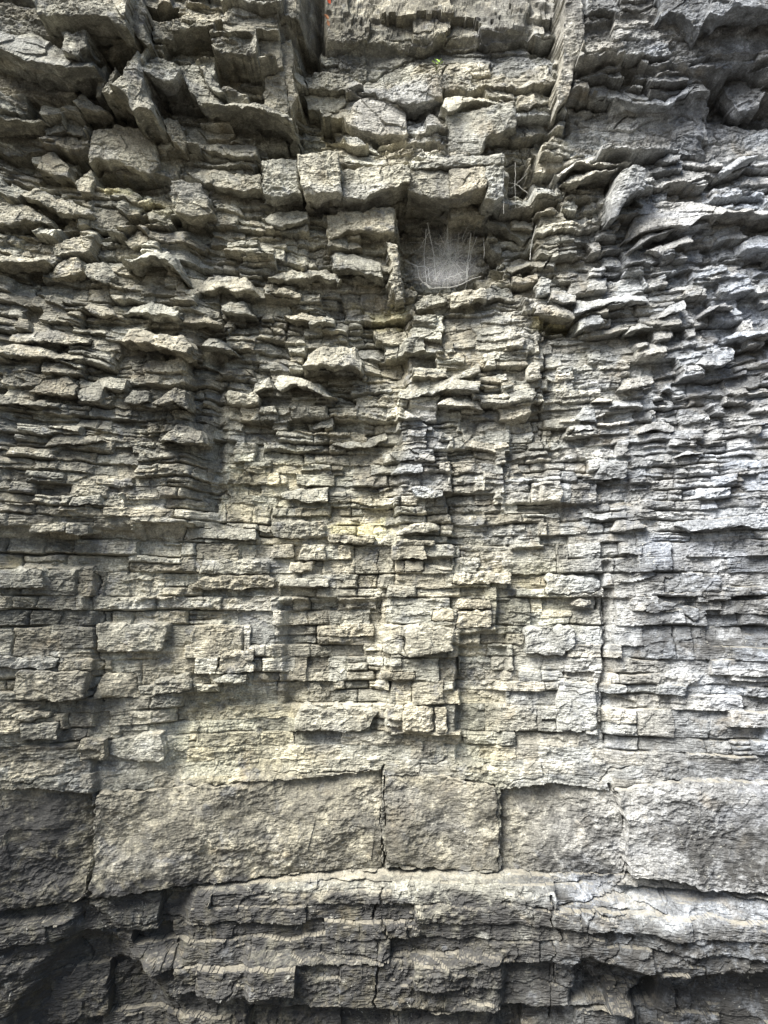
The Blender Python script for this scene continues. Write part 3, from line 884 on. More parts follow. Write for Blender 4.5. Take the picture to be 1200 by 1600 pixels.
# joints and bed partings: narrow gaps, open here and closed there
gap = sstep(0.0, 0.6, gnoise(X * 6, Z * 6, 131) + 0.12) * (1 - 0.6 * plinth)
dz_edge = np.minimum(t, 1 - t) * (zhi - zlo)
ds_edge = np.minimum(ts, 1 - ts) * subz
gw = 0.0034
prot -= 0.018 * gap * (1 - low * 0.7) * np.exp(-(dz_edge / gw) ** 2)
prot -= 0.012 * gap * np.exp(-(ds_edge / gw) ** 2) * (1 - low)
prot -= 0.014 * gap * np.exp(-(np.minimum(dxl, dxr) / gw) ** 2) * (1 - 0.4 * upper)
smooth = np.zeros(X.shape)
for poly, wgt in SMOOTH:
    P = np.array(poly, float)
    ax_, _, az_ = to_wall(P[:, 0], P[:, 1], 0.0)
    pl = list(zip(ax_, az_))
    sel = np.nonzero((X > ax_.min() - .05) & (X < ax_.max() + .05) & (Z > az_.min() - .05) & (Z < az_.max() + .05))
    sx, sz = X[sel] + 0.02 * w1[sel], Z[sel] + 0.02 * w2[sel]
    dd = poly_dist(sx, sz, pl)
    dd = np.where(in_poly(sx, sz, pl), dd, -dd)
    smooth[sel] = np.maximum(smooth[sel], wgt * sstep(-0.015, 0.015, dd))
prot *= 1 - smooth
# chipped arrises
chipn = np.clip(0.5 + 0.9 * fbm(X * 18, Z * 18, 2, 151), 0, 1.6)
prot -= 0.005 * chipn * (1 - smooth) * np.exp(-np.minimum(dxl, dxr) / 0.005)
prot -= 0.005 * chipn * (1 - smooth) * np.exp(-(ts * subz) / 0.005)

print("beds done")
# loose leaves of rock: shingles that thicken downwards and break off in a shadowed foot
frand = np.zeros(X.shape, f32)
fl = np.zeros(X.shape)
gx0, gz0 = gx, gz


def window(xa, xb, za, zb):
    return (slice(np.searchsorted(gz0, za), np.searchsorted(gz0, zb)), slice(np.searchsorted(gx0, xa), np.searchsorted(gx0, xb)))


nfl = 0
for k in range(1900):
    fx = rng.uniform(-2.0, 2.0)
    fz = rng.uniform(1.55, 4.2)
    fpx, fpy = to_px(fx, float(base_y(fx, fz)), fz)
    if fpy > 960:
        continue
    dens = 0.95 if fpy < 800 else 0.35
    if 500 < fpx < 860 and fpy < 235:
        dens = 0.35
    if 630 < fpx < 850 and 440 < fpy < 700:
        dens *= 0.6
    if 345 < fpx < 610 and 640 < fpy < 900:
        dens *= 0.5
    if 885 < fpx < 1200 and 160 < fpy < 250:
        dens = 0.08
    if rng.uniform() > dens:
        continue
    up = float(np.clip((800 - fpy) / 500, 0, 1))
    big = rng.uniform() ** 2
    w = 0.03 + 0.085 * big + 0.05 * up * rng.uniform()
    h = (0.026 + 0.044 * rng.uniform() * (0.35 + 1.1 * up)) * (0.8 + 0.8 * big)
    H = (0.008 + 0.030 * rng.uniform() * (0.25 + 1.1 * up)) * (0.7 + 1.1 * big) * (0.88 - 0.28 * up)
    sharp = 3 if rng.uniform() < 0.35 else 12
    dip = rng.normal(0, 0.06) + (0.20 * up * max(0, min(1, (420 - fpx) / 420)) * -1 if fpx < 420 else 0.12 * up * max(0, min(1, (fpx - 800) / 400)))
    skew = rng.normal(0, 0.4)
    sl = window(fx - w * 1.3, fx + w * 1.3, fz - h * 0.8 - 0.06, fz + h * 1.6 + 0.06)
    if sl[0].stop - sl[0].start < 4 or sl[1].stop - sl[1].start < 4:
        continue
    lx = X[sl] - fx + 0.008 * w3[sl]
    lz = Z[sl] - fz - dip * (X[sl] - fx) + 0.004 * w4[sl] + 0.006 * w2[sl]
    u = lx / w
    arch = rng.uniform(0.0, 0.22) * np.abs(u - skew * 0.4)
    tz = 1 - (lz / h + 0.5 + arch * -1.0 + 0.12 * lnoise(X[sl] * 22 + k, Z[sl] * 0 + k * 3.1, 171))
    side = np.clip(1 - np.abs(u + skew * (1 - tz) * 0.3) ** sharp, 0, 1)
    on = (np.abs(u) < 1) & (tz > -0.6) & (tz < 1)
    prof = np.clip((tz + 0.6) / 1.6, 0, 1) ** 1.25
    hh = H * prof * (0.35 + 0.65 * side) * (1 + 0.35 * rng.normal() * u)
    hh = np.where(on, hh, 0)
    cur = fl[sl]
    m = hh > cur
    fl[sl] = np.where(m, hh, cur)
    frand[sl] = np.where(m & (hh > 0.4 * H), rng.uniform(), frand[sl])
    nfl += 1
fl = fl * (1 - smooth)
prot = prot + fl
print("flakes", nfl)

# large steps and cracks
rowjit = 0.034 * (hsh(row, row * 0, 53) - 0.5) * (1 - 0.6 * low)
mac = macro_at(X + rowjit, Z)
prot = prot + mac
crng = np.random.default_rng(77)
for k in range(70):
    if k < 34:
        cx0, cy0 = crng.uniform(-40, 1240), crng.uniform(1210, 1360)
    elif k < 46:
        cx0, cy0 = crng.uniform(500, 840), crng.uniform(0, 220)
    elif k < 56:
        cx0, cy0 = crng.uniform(890, 1200), crng.uniform(160, 240)
    else:
        cx0, cy0 = crng.uniform(100, 1240), crng.uniform(1400, 1600)
    an = crng.choice([0.1, 1.45, 0.7, -0.6]) + crng.normal(0, 0.25)
    Lc = crng.uniform(25, 110)
    pl_ = []
    for q in range(6):
        pl_.append((cx0, cy0))
        an2 = an + crng.normal(0, 0.5)
        cx0 += Lc / 5 * math.cos(an2)
        cy0 += Lc / 5 * math.sin(an2)
    CRACKS.append((pl_, crng.uniform(0.008, 0.014), crng.uniform(0.012, 0.03)))
for pts, wd, dp in CRACKS:
    P = np.array(pts, float)
    cx, _, cz = to_wall(P[:, 0], P[:, 1], 0.03)
    sl = window(cx.min() - 0.05, cx.max() + 0.05, cz.min() - 0.05, cz.max() + 0.05)
    xs = X[sl] + 0.008 * w3[sl] + 0.012 * w1[sl] + 0.9 * rowjit[sl]
    zs = Z[sl] + 0.007 * w4[sl]
    best = np.full(xs.shape, 1e9)
    for i in range(len(P) - 1):
        vx, vz = cx[i + 1] - cx[i], cz[i + 1] - cz[i]
        q = np.clip(((xs - cx[i]) * vx + (zs - cz[i]) * vz) / (vx * vx + vz * vz), 0, 1)
        best = np.minimum(best, np.hypot(xs - cx[i] - q * vx, zs - cz[i] - q * vz))
    wv = wd * 0.28 * (0.5 + 0.5 * np.clip(1 + gnoise(X[sl] * 9, Z[sl] * 9, 191), 0, 2))
    prot[sl] -= 0.6 * dp * np.clip(0.75 + 0.9 * gnoise(X[sl] * 7, Z[sl] * 7, 193), 0.1, 1.3) * np.exp(-(best / wv) ** 4)

# surface of the broken stone
def surface(X, Z, amount, seed=0):
    s = 0.010 * fbm(X * 7, Z * 9, 3, 201 + seed) * amount
    s += 0.016 * facets(X * 13 + 0.35 * gnoise(X * 9, Z * 9, 5), Z * 19 + 0.35 * gnoise(X * 9, Z * 9, 6), 211 + seed, 0.5, 0.35) * amount
    s += 0.007 * facets(X * 34, Z * 46, 221 + seed, 0.6, 0.5) * amount
    rg = np.clip(0.75 + 0.9 * fbm(X * 4.3, Z * 5.1, 3, 251 + seed), 0.15, 1.5)
    s *= 0.4 + 0.6 * rg
    s += 0.0048 * rg * fbm(X * 40, Z * 55, 4, 231 + seed, 0.6)
    s += 0.0022 * fbm(X * 18, Z * 130, 2, 241 + seed, ridged=True) * amount
    return s


rough = 1.0 + 0.10 * top - 0.35 * top * sstep(470, 500, PX) * sstep(880, 850, PX) * sstep(120, 60, PY) - 0.25 * low + 0.5 * plinth
prot = prot + surface(X, Z, rough)
print("surface done")

blockrand = np.where(fl > 0.012, frand, urand[unit]).astype(f32)


# ------------------------------------------------------------------ the single stones
def resample_poly(poly, seg, rnd):
    P = np.array(poly, float)
    out = []
    n = len(P)
    for i in range(n):
        a, b = P[i], P[(i + 1) % n]
        L = np.hypot(*(b - a))
        m = max(1, int(L / seg))
        nrm = np.array([-(b - a)[1], (b - a)[0]]) / max(L, 1e-6)
        for q in range(m):
            p = a + (b - a) * q / m
            j = rnd.normal(0, 0.16 * seg) if q else rnd.normal(0, 0.05 * seg)
            out.append(p + nrm * j)
    return np.array(out)


# the long overhanging ledge: one bed broken into blocks
LEDGE = [
    (.14, .02, [(408, 246), (464, 243), (466, 270), (472, 301), (440, 308), (410, 306)]),
    (.18, .01, [(464, 240), (500, 234), (527, 233), (532, 262), (534, 302), (510, 300), (475, 306), (468, 285)]),
    (.15, .04, [(530, 256), (560, 251), (600, 255), (640, 252), (640, 292), (610, 297), (572, 312), (535, 306)]),
    (.15, .03, [(638, 258), (704, 258), (704, 310), (670, 309), (638, 298)]),
    (.18, .02, [(702, 257), (760, 257), (760, 296), (735, 300), (703, 305)]),
    (.19, .00, [(758, 258), (788, 258), (788, 306), (775, 312), (759, 309)]),
    (.15, .00, [(640, 246), (787, 243), (788, 259), (640, 260)]),
]
for pr_, le_, po_ in LEDGE:
    S.append(('ledge_block', pr_, le_, po_, None, None, 0.05, (0, 0)))

cliff = empty("cliff", (0.0, 3.0, 0.0))
tag(cliff, "tall weathered grey limestone cliff of thin stacked beds filling the picture", "cliff")
GROUP = "stones jutting out of the cliff face"
n_top = 0
stone_objs = []
for si, (kind, pr, lean, poly, label, cat, tone, slope) in enumerate(S):
    rnd = np.random.default_rng(1000 + si)
    P = np.array(poly, float)
    cpx, cpy = P.mean(0)
    bx, _, bz = to_wall(cpx, cpy, 0.0)
    m0 = float(macro_at(np.array([bx]), np.array([bz]), warp=False)[0])
    extra = 0.0 if cpy > 640 else 0.012
    if cpy > 600 and kind != 'massive_block':
        pr *= 0.62
        lean *= 0.7
    if cpy < 600 and kind not in ('massive_block', 'fin'):
        pr *= 0.84 if kind == 'ledge_block' else 0.74
    if kind == 'fin':
        m0 = 0.0
    depth0 = m0 + pr + (0.0 if kind == 'massive_block' else extra)
    PP = resample_poly(poly, 7.0 if kind != 'fin' else 25.0, rnd)
    wx_, wy_, wz_ = to_wall(PP[:, 0], PP[:, 1], depth0)
    wp = list(zip(wx_, wz_))
    x0, x1, z0, z1 = wx_.min(), wx_.max(), wz_.min(), wz_.max()
    st_ = 0.0030
    pad = 0.012
    lx = np.arange(x0 - pad, x1 + pad, st_)
    lz = np.arange(z0 - pad, z1 + pad, st_)
    lx = lx[(lx > -2.4) & (lx < 2.4)]
    GX, GZ = np.meshgrid(lx, lz)
    wob = (0.3 if len(slope) == 3 else 1.0) * min(0.006, 0.045 * math.sqrt((x1 - x0) * (z1 - z0))) * (0.6 if cpy > 800 else 0.45 if kind == 'ledge_block' else 1.0)
    ex = GX + wob * lfbm(GX * 26, GZ * 26, 3, 401 + si)
    ez = GZ + 0.8 * wob * lfbm(GX * 26, GZ * 26, 3, 431 + si)
    inside = in_poly(ex, ez, wp)
    d = poly_dist(ex, ez, wp)
    ccell = inside[:-1, :-1] & inside[1:, :-1] & inside[:-1, 1:] & inside[1:, 1:]
    if ccell.sum() < 12:
        print("too small", si, poly[0])
        continue
    hgt = z1 - z0
    wid = x1 - x0
    size = math.sqrt(hgt * wid)
    xc, zc = 0.5 * (x0 + x1), 0.5 * (z0 + z1)
    # top of the outline at each column, so that the lean follows the stone
    col_top = np.where(inside.any(0), np.max(np.where(inside, GZ, -9), 0), zc)
    col_bot = np.where(inside.any(0), np.min(np.where(inside, GZ, 99), 0), zc)
    tcol = np.clip((col_top[None, :] - GZ) / np.maximum(col_top - col_bot, 0.012)[None, :], 0, 1)
    p = depth0 + lean * (tcol - 0.75)
    if len(slope) == 3:      # a ridge down the stone: the part left of it turns away
        p = p - slope[0] * np.maximum(0, xc + slope[1] + slope[2] * (GZ - zc) - GX)
    else:
        p = p + slope[0] * (GX - xc) + slope[1] * (GZ - zc)
    p += rnd.normal(0, 0.10) * (GX - xc)
    fsc = 1.0 / max(0.045, 0.45 * size)
    am = {'massive_block': 0.06, 'block': 0.8, 'slab': 0.9, 'ledge': 0.8, 'fin': 0.5}.get(kind, 1.1)
    if len(slope) == 3:
        am = 0.15
    p += am * 0.22 * size * np.clip(1, 0, 1) * 0.6 * facets(GX * fsc * 1.2, GZ * fsc * 1.5, 501 + si * 3, 0.30, 0.16)
    p += surface(GX, GZ, 0.45 if kind == 'fin' else 0.65 if kind != 'massive_block' else 0.45)
    if kind == 'massive_block':
        p += 0.022 * fbm(GX * 4.0, GZ * 4.5, 3, 77) + 0.012 * facets(GX * 5 + 0.3 * GZ, GZ * 5, 79, 0.45, 0.07) + 0.003 * fbm(GX * 30 + GZ * 20, GZ * 30 - GX * 14, 3, 78)
    chip = np.clip(0.55 + 0.9 * fbm(GX * 20, GZ * 20, 2, 521 + si), 0.0, 2.0)
    cw = 0.0045 if kind != 'massive_block' else 0.018
    p -= min(0.011, 0.10 * size + 0.002) * chip * np.exp(-d / cw)
    # cell indices
    vid = -np.ones(GX.shape, int)
    used = np.zeros(GX.shape, bool)
    used[:-1, :-1] |= ccell
    used[1:, :-1] |= ccell
    used[:-1, 1:] |= ccell
    used[1:, 1:] |= ccell
    vid[used] = np.arange(used.sum())
    ii, jj = np.nonzero(ccell)
    # seen from -Y: x right, z up -> counter-clockwise outwards
    quads = np.stack([vid[ii, jj], vid[ii, jj + 1], vid[ii + 1, jj + 1], vid[ii + 1, jj]], 1)
    VX, VZ, VP = GX[used].copy(), GZ[used].copy(), p[used]
    # boundary edges (directed)
    e = np.concatenate([quads[:, [0, 1]], quads[:, [1, 2]], quads[:, [2, 3]], quads[:, [3, 0]]])
    code = e[:, 0].astype(np.int64) * 10000000 + e[:, 1]
    rev = e[:, 1].astype(np.int64) * 10000000 + e[:, 0]
    be = e[~np.isin(code, rev)]
    # relax the outline so that it is not stair-stepped
    bv = np.unique(be)
    for _ in range(2):
        sx = np.zeros(len(VX))
        sz_ = np.zeros(len(VX))
        cn = np.zeros(len(VX))
        for a, b in ((0, 1), (1, 0)):
            np.add.at(sx, be[:, a], VX[be[:, b]])
            np.add.at(sz_, be[:, a], VZ[be[:, b]])
            np.add.at(cn, be[:, a], 1)
        VX[bv] = 0.5 * VX[bv] + 0.5 * sx[bv] / cn[bv]
        VZ[bv] = 0.5 * VZ[bv] + 0.5 * sz_[bv] / cn[bv]
    VY = base_y(VX, VZ) - VP
    # sides run back into the wall
    back = depth0 - m0 + (0.09 if kind != 'fin' else 0.24) + (0.05 if cpy < 350 else 0)
    K = 9
    remap = -np.ones(len(VX), int)
    remap[bv] = np.arange(len(bv))
    # outward direction of the outline at each boundary vertex
    tx = np.zeros(len(VX))
    tz_ = np.zeros(len(VX))
    for a in (0, 1):
        np.add.at(tx, be[:, a], VX[be[:, 1]] - VX[be[:, 0]])
        np.add.at(tz_, be[:, a], VZ[be[:, 1]] - VZ[be[:, 0]])
    ln = np.hypot(tx, tz_) + 1e-9
    ox, oz = (tz_ / ln)[bv], (-tx / ln)[bv]
    allv = [np.stack([VX, VY, VZ], 1)]
    sidequads = []
    prev = bv.copy()
    base_id = len(VX)
    RX, RZ = VX[bv].copy(), VZ[bv].copy()
    RY0 = VY[bv].copy()
    eA, eB = remap[be[:, 0]], remap[be[:, 1]]
    cnt = np.bincount(eA, minlength=len(bv)) + np.bincount(eB, minlength=len(bv))
    for kq in range(1, K + 1):
        q = (kq / K) ** 1.2
        for _ in range(3):
            RX = 0.5 * RX + 0.5 * (np.bincount(eA, RX[eB], len(bv)) + np.bincount(eB, RX[eA], len(bv))) / cnt
            RZ = 0.5 * RZ + 0.5 * (np.bincount(eA, RZ[eB], len(bv)) + np.bincount(eB, RZ[eA], len(bv))) / cnt
            RY0 = 0.5 * RY0 + 0.5 * (np.bincount(eA, RY0[eB], len(bv)) + np.bincount(eB, RY0[eA], len(bv))) / cnt
        yy = RY0 + back * q
        amp_ = (0.012 if kind != 'fin' else 0.005) * min(1.0, 4 * q) * min(1.0, size / 0.12)
        nz = fbm(RX * 18 + RZ * 7 + yy * 9, yy * 26 - RZ * 9, 3, 601 + si)
        flare = np.where(oz > 0.2, 0.10, np.where(oz < -0.2, rnd.uniform(-0.16, -0.02), 0.04)) * back * q
        off = amp_ * nz + flare
        cur = np.stack([RX + ox * off, yy, RZ + oz * off], 1)
        allv.append(cur)
        ids = base_id + np.arange(len(bv))
        A, B = remap[be[:, 0]], remap[be[:, 1]]
        sidequads.append(np.stack([prev[B], prev[A], ids[A], ids[B]], 1))
        prev = ids
        base_id += len(bv)
    cen = np.array([[VX.mean(), float(np.mean(VY)) + back, VZ.mean()]])
    allv.append(cen)
    tris = np.stack([prev[remap[be[:, 1]]], prev[remap[be[:, 0]]], np.full(len(be), base_id)], 1)
    V = np.concatenate(allv)
    Q = np.concatenate([quads] + sidequads)
    vpx, vpy = to_px(V[:, 0], V[:, 1], V[:, 2])
    cr = np.full(len(V), rnd.uniform(0.25, 0.75) if kind != 'massive_block' else 0.52)
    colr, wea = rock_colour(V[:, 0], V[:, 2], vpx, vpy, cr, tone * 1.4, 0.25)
    name = kind if kind not in ('overhang',) else 'overhang'
    nm = {'rock': 'rock', 'block': 'stone_block', 'slab': 'flat_stone', 'ledge': 'rock_ledge', 'fin': 'rock_fin',
          'boulder': 'boulder', 'overhang': 'rock_overhang', 'massive_block': 'massive_block', 'ledge_block': 'ledge_block'}[kind]
    stone_objs.append((nm, V, Q, tris, colr, wea, label, cat))
    # the wall steps back behind the stone
    sl = window(x0, x1, z0, z1)
    sx, sz = X[sl], Z[sl]
    ins = in_poly(sx, sz, wp)
    lim = depth0 - max(0.018, 0.35 * pr) - (0.015 if kind != 'massive_block' else 0.07)
    prot[sl] = np.where(ins, np.minimum(prot[sl], lim), prot[sl])


# ------------------------------------------------------------------ link the cliff and its stones
Y = base_y(X, Z) - prot
ny_, nx_ = X.shape
vid = np.arange(nx_ * ny_).reshape(ny_, nx_)
fq = np.stack([vid[:-1, :-1], vid[:-1, 1:], vid[1:, 1:], vid[1:, :-1]], -1).reshape(-1, 4)
fpx = PX[:-1, :-1].ravel()
fpy = PY[:-1, :-1].ravel()
jit = (10 * w1[:-1, :-1]).ravel()
fpx = fpx + jit
fpy = fpy + jit
region = np.full(len(fq), 3)
region[(fpx < 478) & (fpy < 232)] = 0
region[(fpx >= 868) & (fpy < 250)] = 1
region[(fpx >= 478) & (fpx < 868) & (fpy < 236)] = 2
region[(fpy > 836)] = 4
region[(fpy > 1206)] = 5
region[(fpy > 1374) & (fpx > 150)] = 6
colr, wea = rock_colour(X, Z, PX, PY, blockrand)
ALLV = np.stack([X, Y, Z], -1).reshape(-1, 3)
colr = colr.reshape(-1, 3)
wea = wea.reshape(-1, 3)
for r, nm in enumerate(["buttress", "buttress", "gully_wall", "thin_beds", "thick_beds", "massive_bed", "plinth"]):
    q = fq[region == r]
    u, inv = np.unique(q, return_inverse=True)
    o = mesh_obj(nm, ALLV[u], inv.reshape(-1, 4), ROCK, cliff, (0, 3.0, 0), attrs={"rock_tone": colr[u], "weathering_shade": wea[u]})
ledge = empty("overhanging_ledge", (0, 2.8, 2.8))
ledge.parent = cliff
ledge.location = (0, -0.2, 2.8)
print("cliff linked", len(ALLV))
for nm, V, Q, tris, c_, w_, label, cat in stone_objs:
    at = {"rock_tone": c_, "weathering_shade": w_}
    if label:
        org = (float(V[:, 0].mean()), float(V[:, 1].mean()), float(V[:, 2].min()))
        o = mesh_obj(nm, V, Q, ROCK, None, org, tris=tris, attrs=at)
        tag(o, label, cat, GROUP)
        n_top += 1
    elif nm == 'ledge_block':
        o = mesh_obj(nm, V, Q, ROCK, None, (0, 2.8, 2.8), tris=tris, attrs=at)
        o.parent = ledge
        o.location = (0, 0, 0)
    else:
        mesh_obj(nm, V, Q, ROCK, cliff, (0, 3.0, 0), tris=tris, attrs=at)
print("stones", len(stone_objs), "top-level", n_top)

# ------------------------------------------------------------------ ground in front of the cliff
soil = plain("trodden_soil", (0.042, 0.036, 0.027), 0.95, 0.45, 6.0)
gv = []
gq = []
gxs = np.concatenate([[-60, -20, -8], np.arange(-4, 4.01, 0.25), [8, 20, 60]])
gys = np.concatenate([[-60, -20, -8], np.arange(-3, 4.01, 0.25), [8, 20, 60]])
GXX, GYY = np.meshgrid(gxs, gys)
GZZ = 0.03 * fbm(GXX * 1.3, GYY * 1.3, 3, 991) - 0.02
gvid = np.arange(GXX.size).reshape(GXX.shape)
gq = np.stack([gvid[:-1, :-1], gvid[:-1, 1:], gvid[1:, 1:], gvid[1:, :-1]], -1).reshape(-1, 4)
o = mesh_obj("ground", np.stack([GXX, GYY, GZZ], -1).reshape(-1, 3), gq, soil, smooth=True)
o["kind"] = "structure"


# ------------------------------------------------------------------ spider web in the hollow
def silk_material(name, dens):
    m = bpy.data.materials.new(name)
    m.use_nodes = True
    N, L = m.node_tree.nodes, m.node_tree.links
    for n in list(N):
        N.remove(n)
    out = N.new("ShaderNodeOutputMaterial")
    tr = N.new("ShaderNodeBsdfTransparent")
    di = N.new("ShaderNodeBsdfPrincipled")
    di.inputs["Base Color"].default_value = (0.80, 0.81, 0.80, 1)
    di.inputs["Roughness"].default_value = 0.7
    mx = N.new("ShaderNodeMixShader")
    att = N.new("ShaderNodeAttribute")
    att.attribute_name = "silk"
    geo = N.new("ShaderNodeNewGeometry")
    mp = N.new("ShaderNodeMapping")
    mp.inputs["Scale"].default_value = (1.5, 1.0, 0.45)
    L.new(geo.outputs["Position"], mp.inputs[0])
    n1 = N.new("ShaderNodeTexNoise")
    n1.inputs["Scale"].default_value = 75
    n1.inputs["Detail"].default_value = 8
    n1.inputs["Roughness"].default_value = 0.7
    n1.inputs["Distortion"].default_value = 4.0
    L.new(mp.outputs[0], n1.inputs["Vector"])
    r = N.new("ShaderNodeValToRGB")
    r.color_ramp.elements[0].position = 0.44
    r.color_ramp.elements[0].color = (0.04, 0.04, 0.04, 1)
    r.color_ramp.elements[1].position = 0.62
    r.color_ramp.elements[1].color = (1, 1, 1, 1)
    L.new(n1.outputs[0], r.inputs[0])
    mu = N.new("ShaderNodeMath")
    mu.operation = 'MULTIPLY'
    L.new(r.outputs[0], mu.inputs[0])
    L.new(att.outputs["Fac"], mu.inputs[1])
    m2 = N.new("ShaderNodeMath")
    m2.operation = 'MULTIPLY'
    m2.inputs[1].default_value = dens
    L.new(mu.outputs[0], m2.inputs[0])
    L.new(m2.outputs[0], mx.inputs[0])
    L.new(tr.outputs[0], mx.inputs[1])
    L.new(di.outputs[0], mx.inputs[2])
    L.new(mx.outputs[0], out.inputs[0])
    return m


SILK = plain("dusty_silk", (0.60, 0.60, 0.55), 0.7, 0.15, 60)


def wallpt(px, py, prot_):
    a, b, c = to_wall(px, py, prot_)
    return np.array([float(a), float(b), float(c)])


def tubes(paths, rads, sides=5):
    V, Q = [], []
    n0 = 0
    for P, r in zip(paths, rads):
        P = np.asarray(P, float)
        n = len(P)
        T = np.gradient(P, axis=0)
        T /= np.linalg.norm(T, axis=1)[:, None] + 1e-9
        up = np.array([0.3, 0.8, 0.5])
        A = np.cross(T, up)
        A /= np.linalg.norm(A, axis=1)[:, None] + 1e-9
        B = np.cross(T, A)
        rr = np.broadcast_to(np.asarray(r, float), (n,))
        for i in range(n):
            for s in range(sides):
                a = 2 * math.pi * s / sides
                V.append(P[i] + rr[i] * (math.cos(a) * A[i] + math.sin(a) * B[i]))
        for i in range(n - 1):
            for s in range(sides):
                s2 = (s + 1) % sides
                Q.append((n0 + i * sides + s, n0 + i * sides + s2, n0 + (i + 1) * sides + s2, n0 + (i + 1) * sides + s))
        n0 += n * sides
    return np.array(V), np.array(Q)


wrng = np.random.default_rng(5)
web_org = wallpt(692, 452, 0.0)
web = empty("spider_web", tuple(web_org))
tag(web, "dusty white funnel spider web stretched across the dark square hollow", "spider web")
rim = [(640, 440), (632, 415), (640, 392), (652, 372), (664, 352), (684, 346), (702, 344), (722, 344), (744, 346), (754, 368),
       (752, 395), (752, 424), (736, 440), (712, 449), (690, 452), (668, 450)]
R = np.array(rim, float)
cen_px = np.array([697.0, 412.0])
nr, na = 14, len(rim) * 4
for layer, (dp, sc, dn) in enumerate([(-0.02, 1.0, 0.45), (-0.05, 0.86, 0.48), (-0.075, 0.66, 0.5)]):
    V, D = [], []
    for i in range(nr + 1):
        f = i / nr
        for a in range(na):
            q = a / 4.0
            i0 = int(q) % len(rim)
            fr = q - int(q)
            edge = R[i0] * (1 - fr) + R[(i0 + 1) % len(rim)] * fr
            pt = cen_px + (edge - cen_px) * f * sc
            sag = dp - 0.035 * (1 - f * f) + 0.012 * math.sin(a * 0.9 + layer) * f
            # the lower part of the sheet bellies out towards the front
            sag += 0.045 * max(0, (pt[1] - 405) / 45.0)
            V.append(wallpt(pt[0], pt[1], sag))
            dl = math.exp(-(((pt[0] - 698) / 38) ** 2 + ((pt[1] - 428) / 26) ** 2)) + 0.75 * math.exp(-(((pt[0] - 700) / 12) ** 2 + ((pt[1] - 388) / 14) ** 2)) + 0.22
            D.append(min(1.0, dl) * (1.0 - 0.75 * f ** 2.5) * 0.8)
    V = np.array(V)
    w = np.arange((nr + 1) * na).reshape(nr + 1, na)
    w2_ = np.roll(w, -1, 1)
    Q = np.stack([w[:-1], w[1:], w2_[1:], w2_[:-1]], -1).reshape(-1, 4)
    mesh_obj("web_sheet", V, Q, silk_material("silk_sheet", dn), web, tuple(web_org), attrs={"silk": np.repeat(np.array(D)[:, None], 3, 1)}, smooth=True)
paths, rads = [], []


def strand(pts, pr_, r, wob=0.002, n=14):
    P = np.array(pts, float)
    s = np.linspace(0, len(P) - 1, n)
    xs = np.interp(s, np.arange(len(P)), P[:, 0])
    ys = np.interp(s, np.arange(len(P)), P[:, 1])
    ps = np.interp(s, np.arange(len(P)), np.broadcast_to(np.asarray(pr_, float), (len(P),)))
    W = np.array([wallpt(a, b, c) for a, b, c in zip(xs, ys, ps)])
    W += wrng.normal(0, wob, W.shape) * np.sin(np.linspace(0, math.pi, n))[:, None]
    paths.append(W)
    rads.append(r * 0.8)


strand([(699, 344), (700, 380)], (-.02, -.06), 0.0016, 0.0006)
strand([(700, 378), (701, 404)], (-.06, -.08), 0.0012, 0.0008)
strand([(668, 348), (676, 388), (682, 440)], (-.02, -.06, -.05), 0.0017, 0.001)
strand([(666, 358), (662, 400), (667, 442)], (-.03, -.07, -.05), 0.0016, 0.001)
strand([(671, 362), (660, 382), (656, 388)], (-.03, -.06, -.06), 0.0013)
strand([(736, 364), (731, 400), (728, 440)], (-.03, -.06, -.05), 0.0017)
strand([(745, 370), (734, 400), (730, 436)], (-.03, -.06, -.05), 0.0012)
strand([(632, 406), (650, 416), (668, 418), (672, 440)], (-.08, -.07, -.07, -.05), 0.0018)
strand([(651, 414), (656, 436), (672, 451)], (-.07, -.06, -.03), 0.0016)
strand([(656, 444), (664, 441), (675, 451), (684, 449), (704, 449)], (-.05, -.04, -.03, -.03, -.03), 0.0014, 0.001)
strand([(704, 449), (722, 444), (736, 436), (752, 432)], (-.03, -.03, -.03, -.02), 0.0012, 0.001)
strand([(693, 438), (716, 428), (728, 424)], (-.04, -.05, -.05), 0.0014)
strand([(755, 372), (757, 388), (756, 404)], (-.02, -.02, -.03), 0.0011)
strand([(700, 404), (688, 426), (680, 438)], (-.08, -.06, -.05), 0.0010)
for k in range(22):
    a = wrng.uniform(0, len(rim))
    i0 = int(a) % len(rim)
    e0 = R[i0] * (1 - a % 1) + R[(i0 + 1) % len(rim)] * (a % 1)
    f = wrng.uniform(0.05, 0.6)
    b = a + wrng.uniform(-4.5, 4.5)
    i1 = int(b) % len(rim)
    e1 = cen_px + (R[i1] - cen_px) * f + wrng.normal(0, 14, 2)
    if wrng.uniform() < 0.6:
        e0 = cen_px + wrng.normal(0, 1, 2) * np.array([36, 24])
    strand([e0, (e0 + e1) / 2 + wrng.normal(0, 3, 2), e1], (-.06, -.09, -.10), wrng.uniform(0.0003, 0.0006), 0.004)
for k in range(64):
    a = wrng.uniform(0, len(rim))
    b = a + wrng.uniform(3, 11)
    i0, i1 = int(a) % len(rim), int(b) % len(rim)
    s0, s1, s2 = wrng.uniform(0.15, 0.85), wrng.uniform(0.15, 0.85), wrng.uniform(0, 0.5)
    e0 = cen_px + (R[i0] - cen_px) * s0 + wrng.normal(0, 4, 2)
    e1 = cen_px + (R[i1] - cen_px) * s1 + wrng.normal(0, 4, 2)
    m = 0.5 * (e0 + e1) * (1 - s2) + (cen_px + np.array([0, 14])) * s2 + wrng.normal(0, 5, 2)
    strand([e0, m, e1], (-.03, -.06 - .03 * wrng.uniform(), -.04), wrng.uniform(0.0003, 0.0007), 0.007)
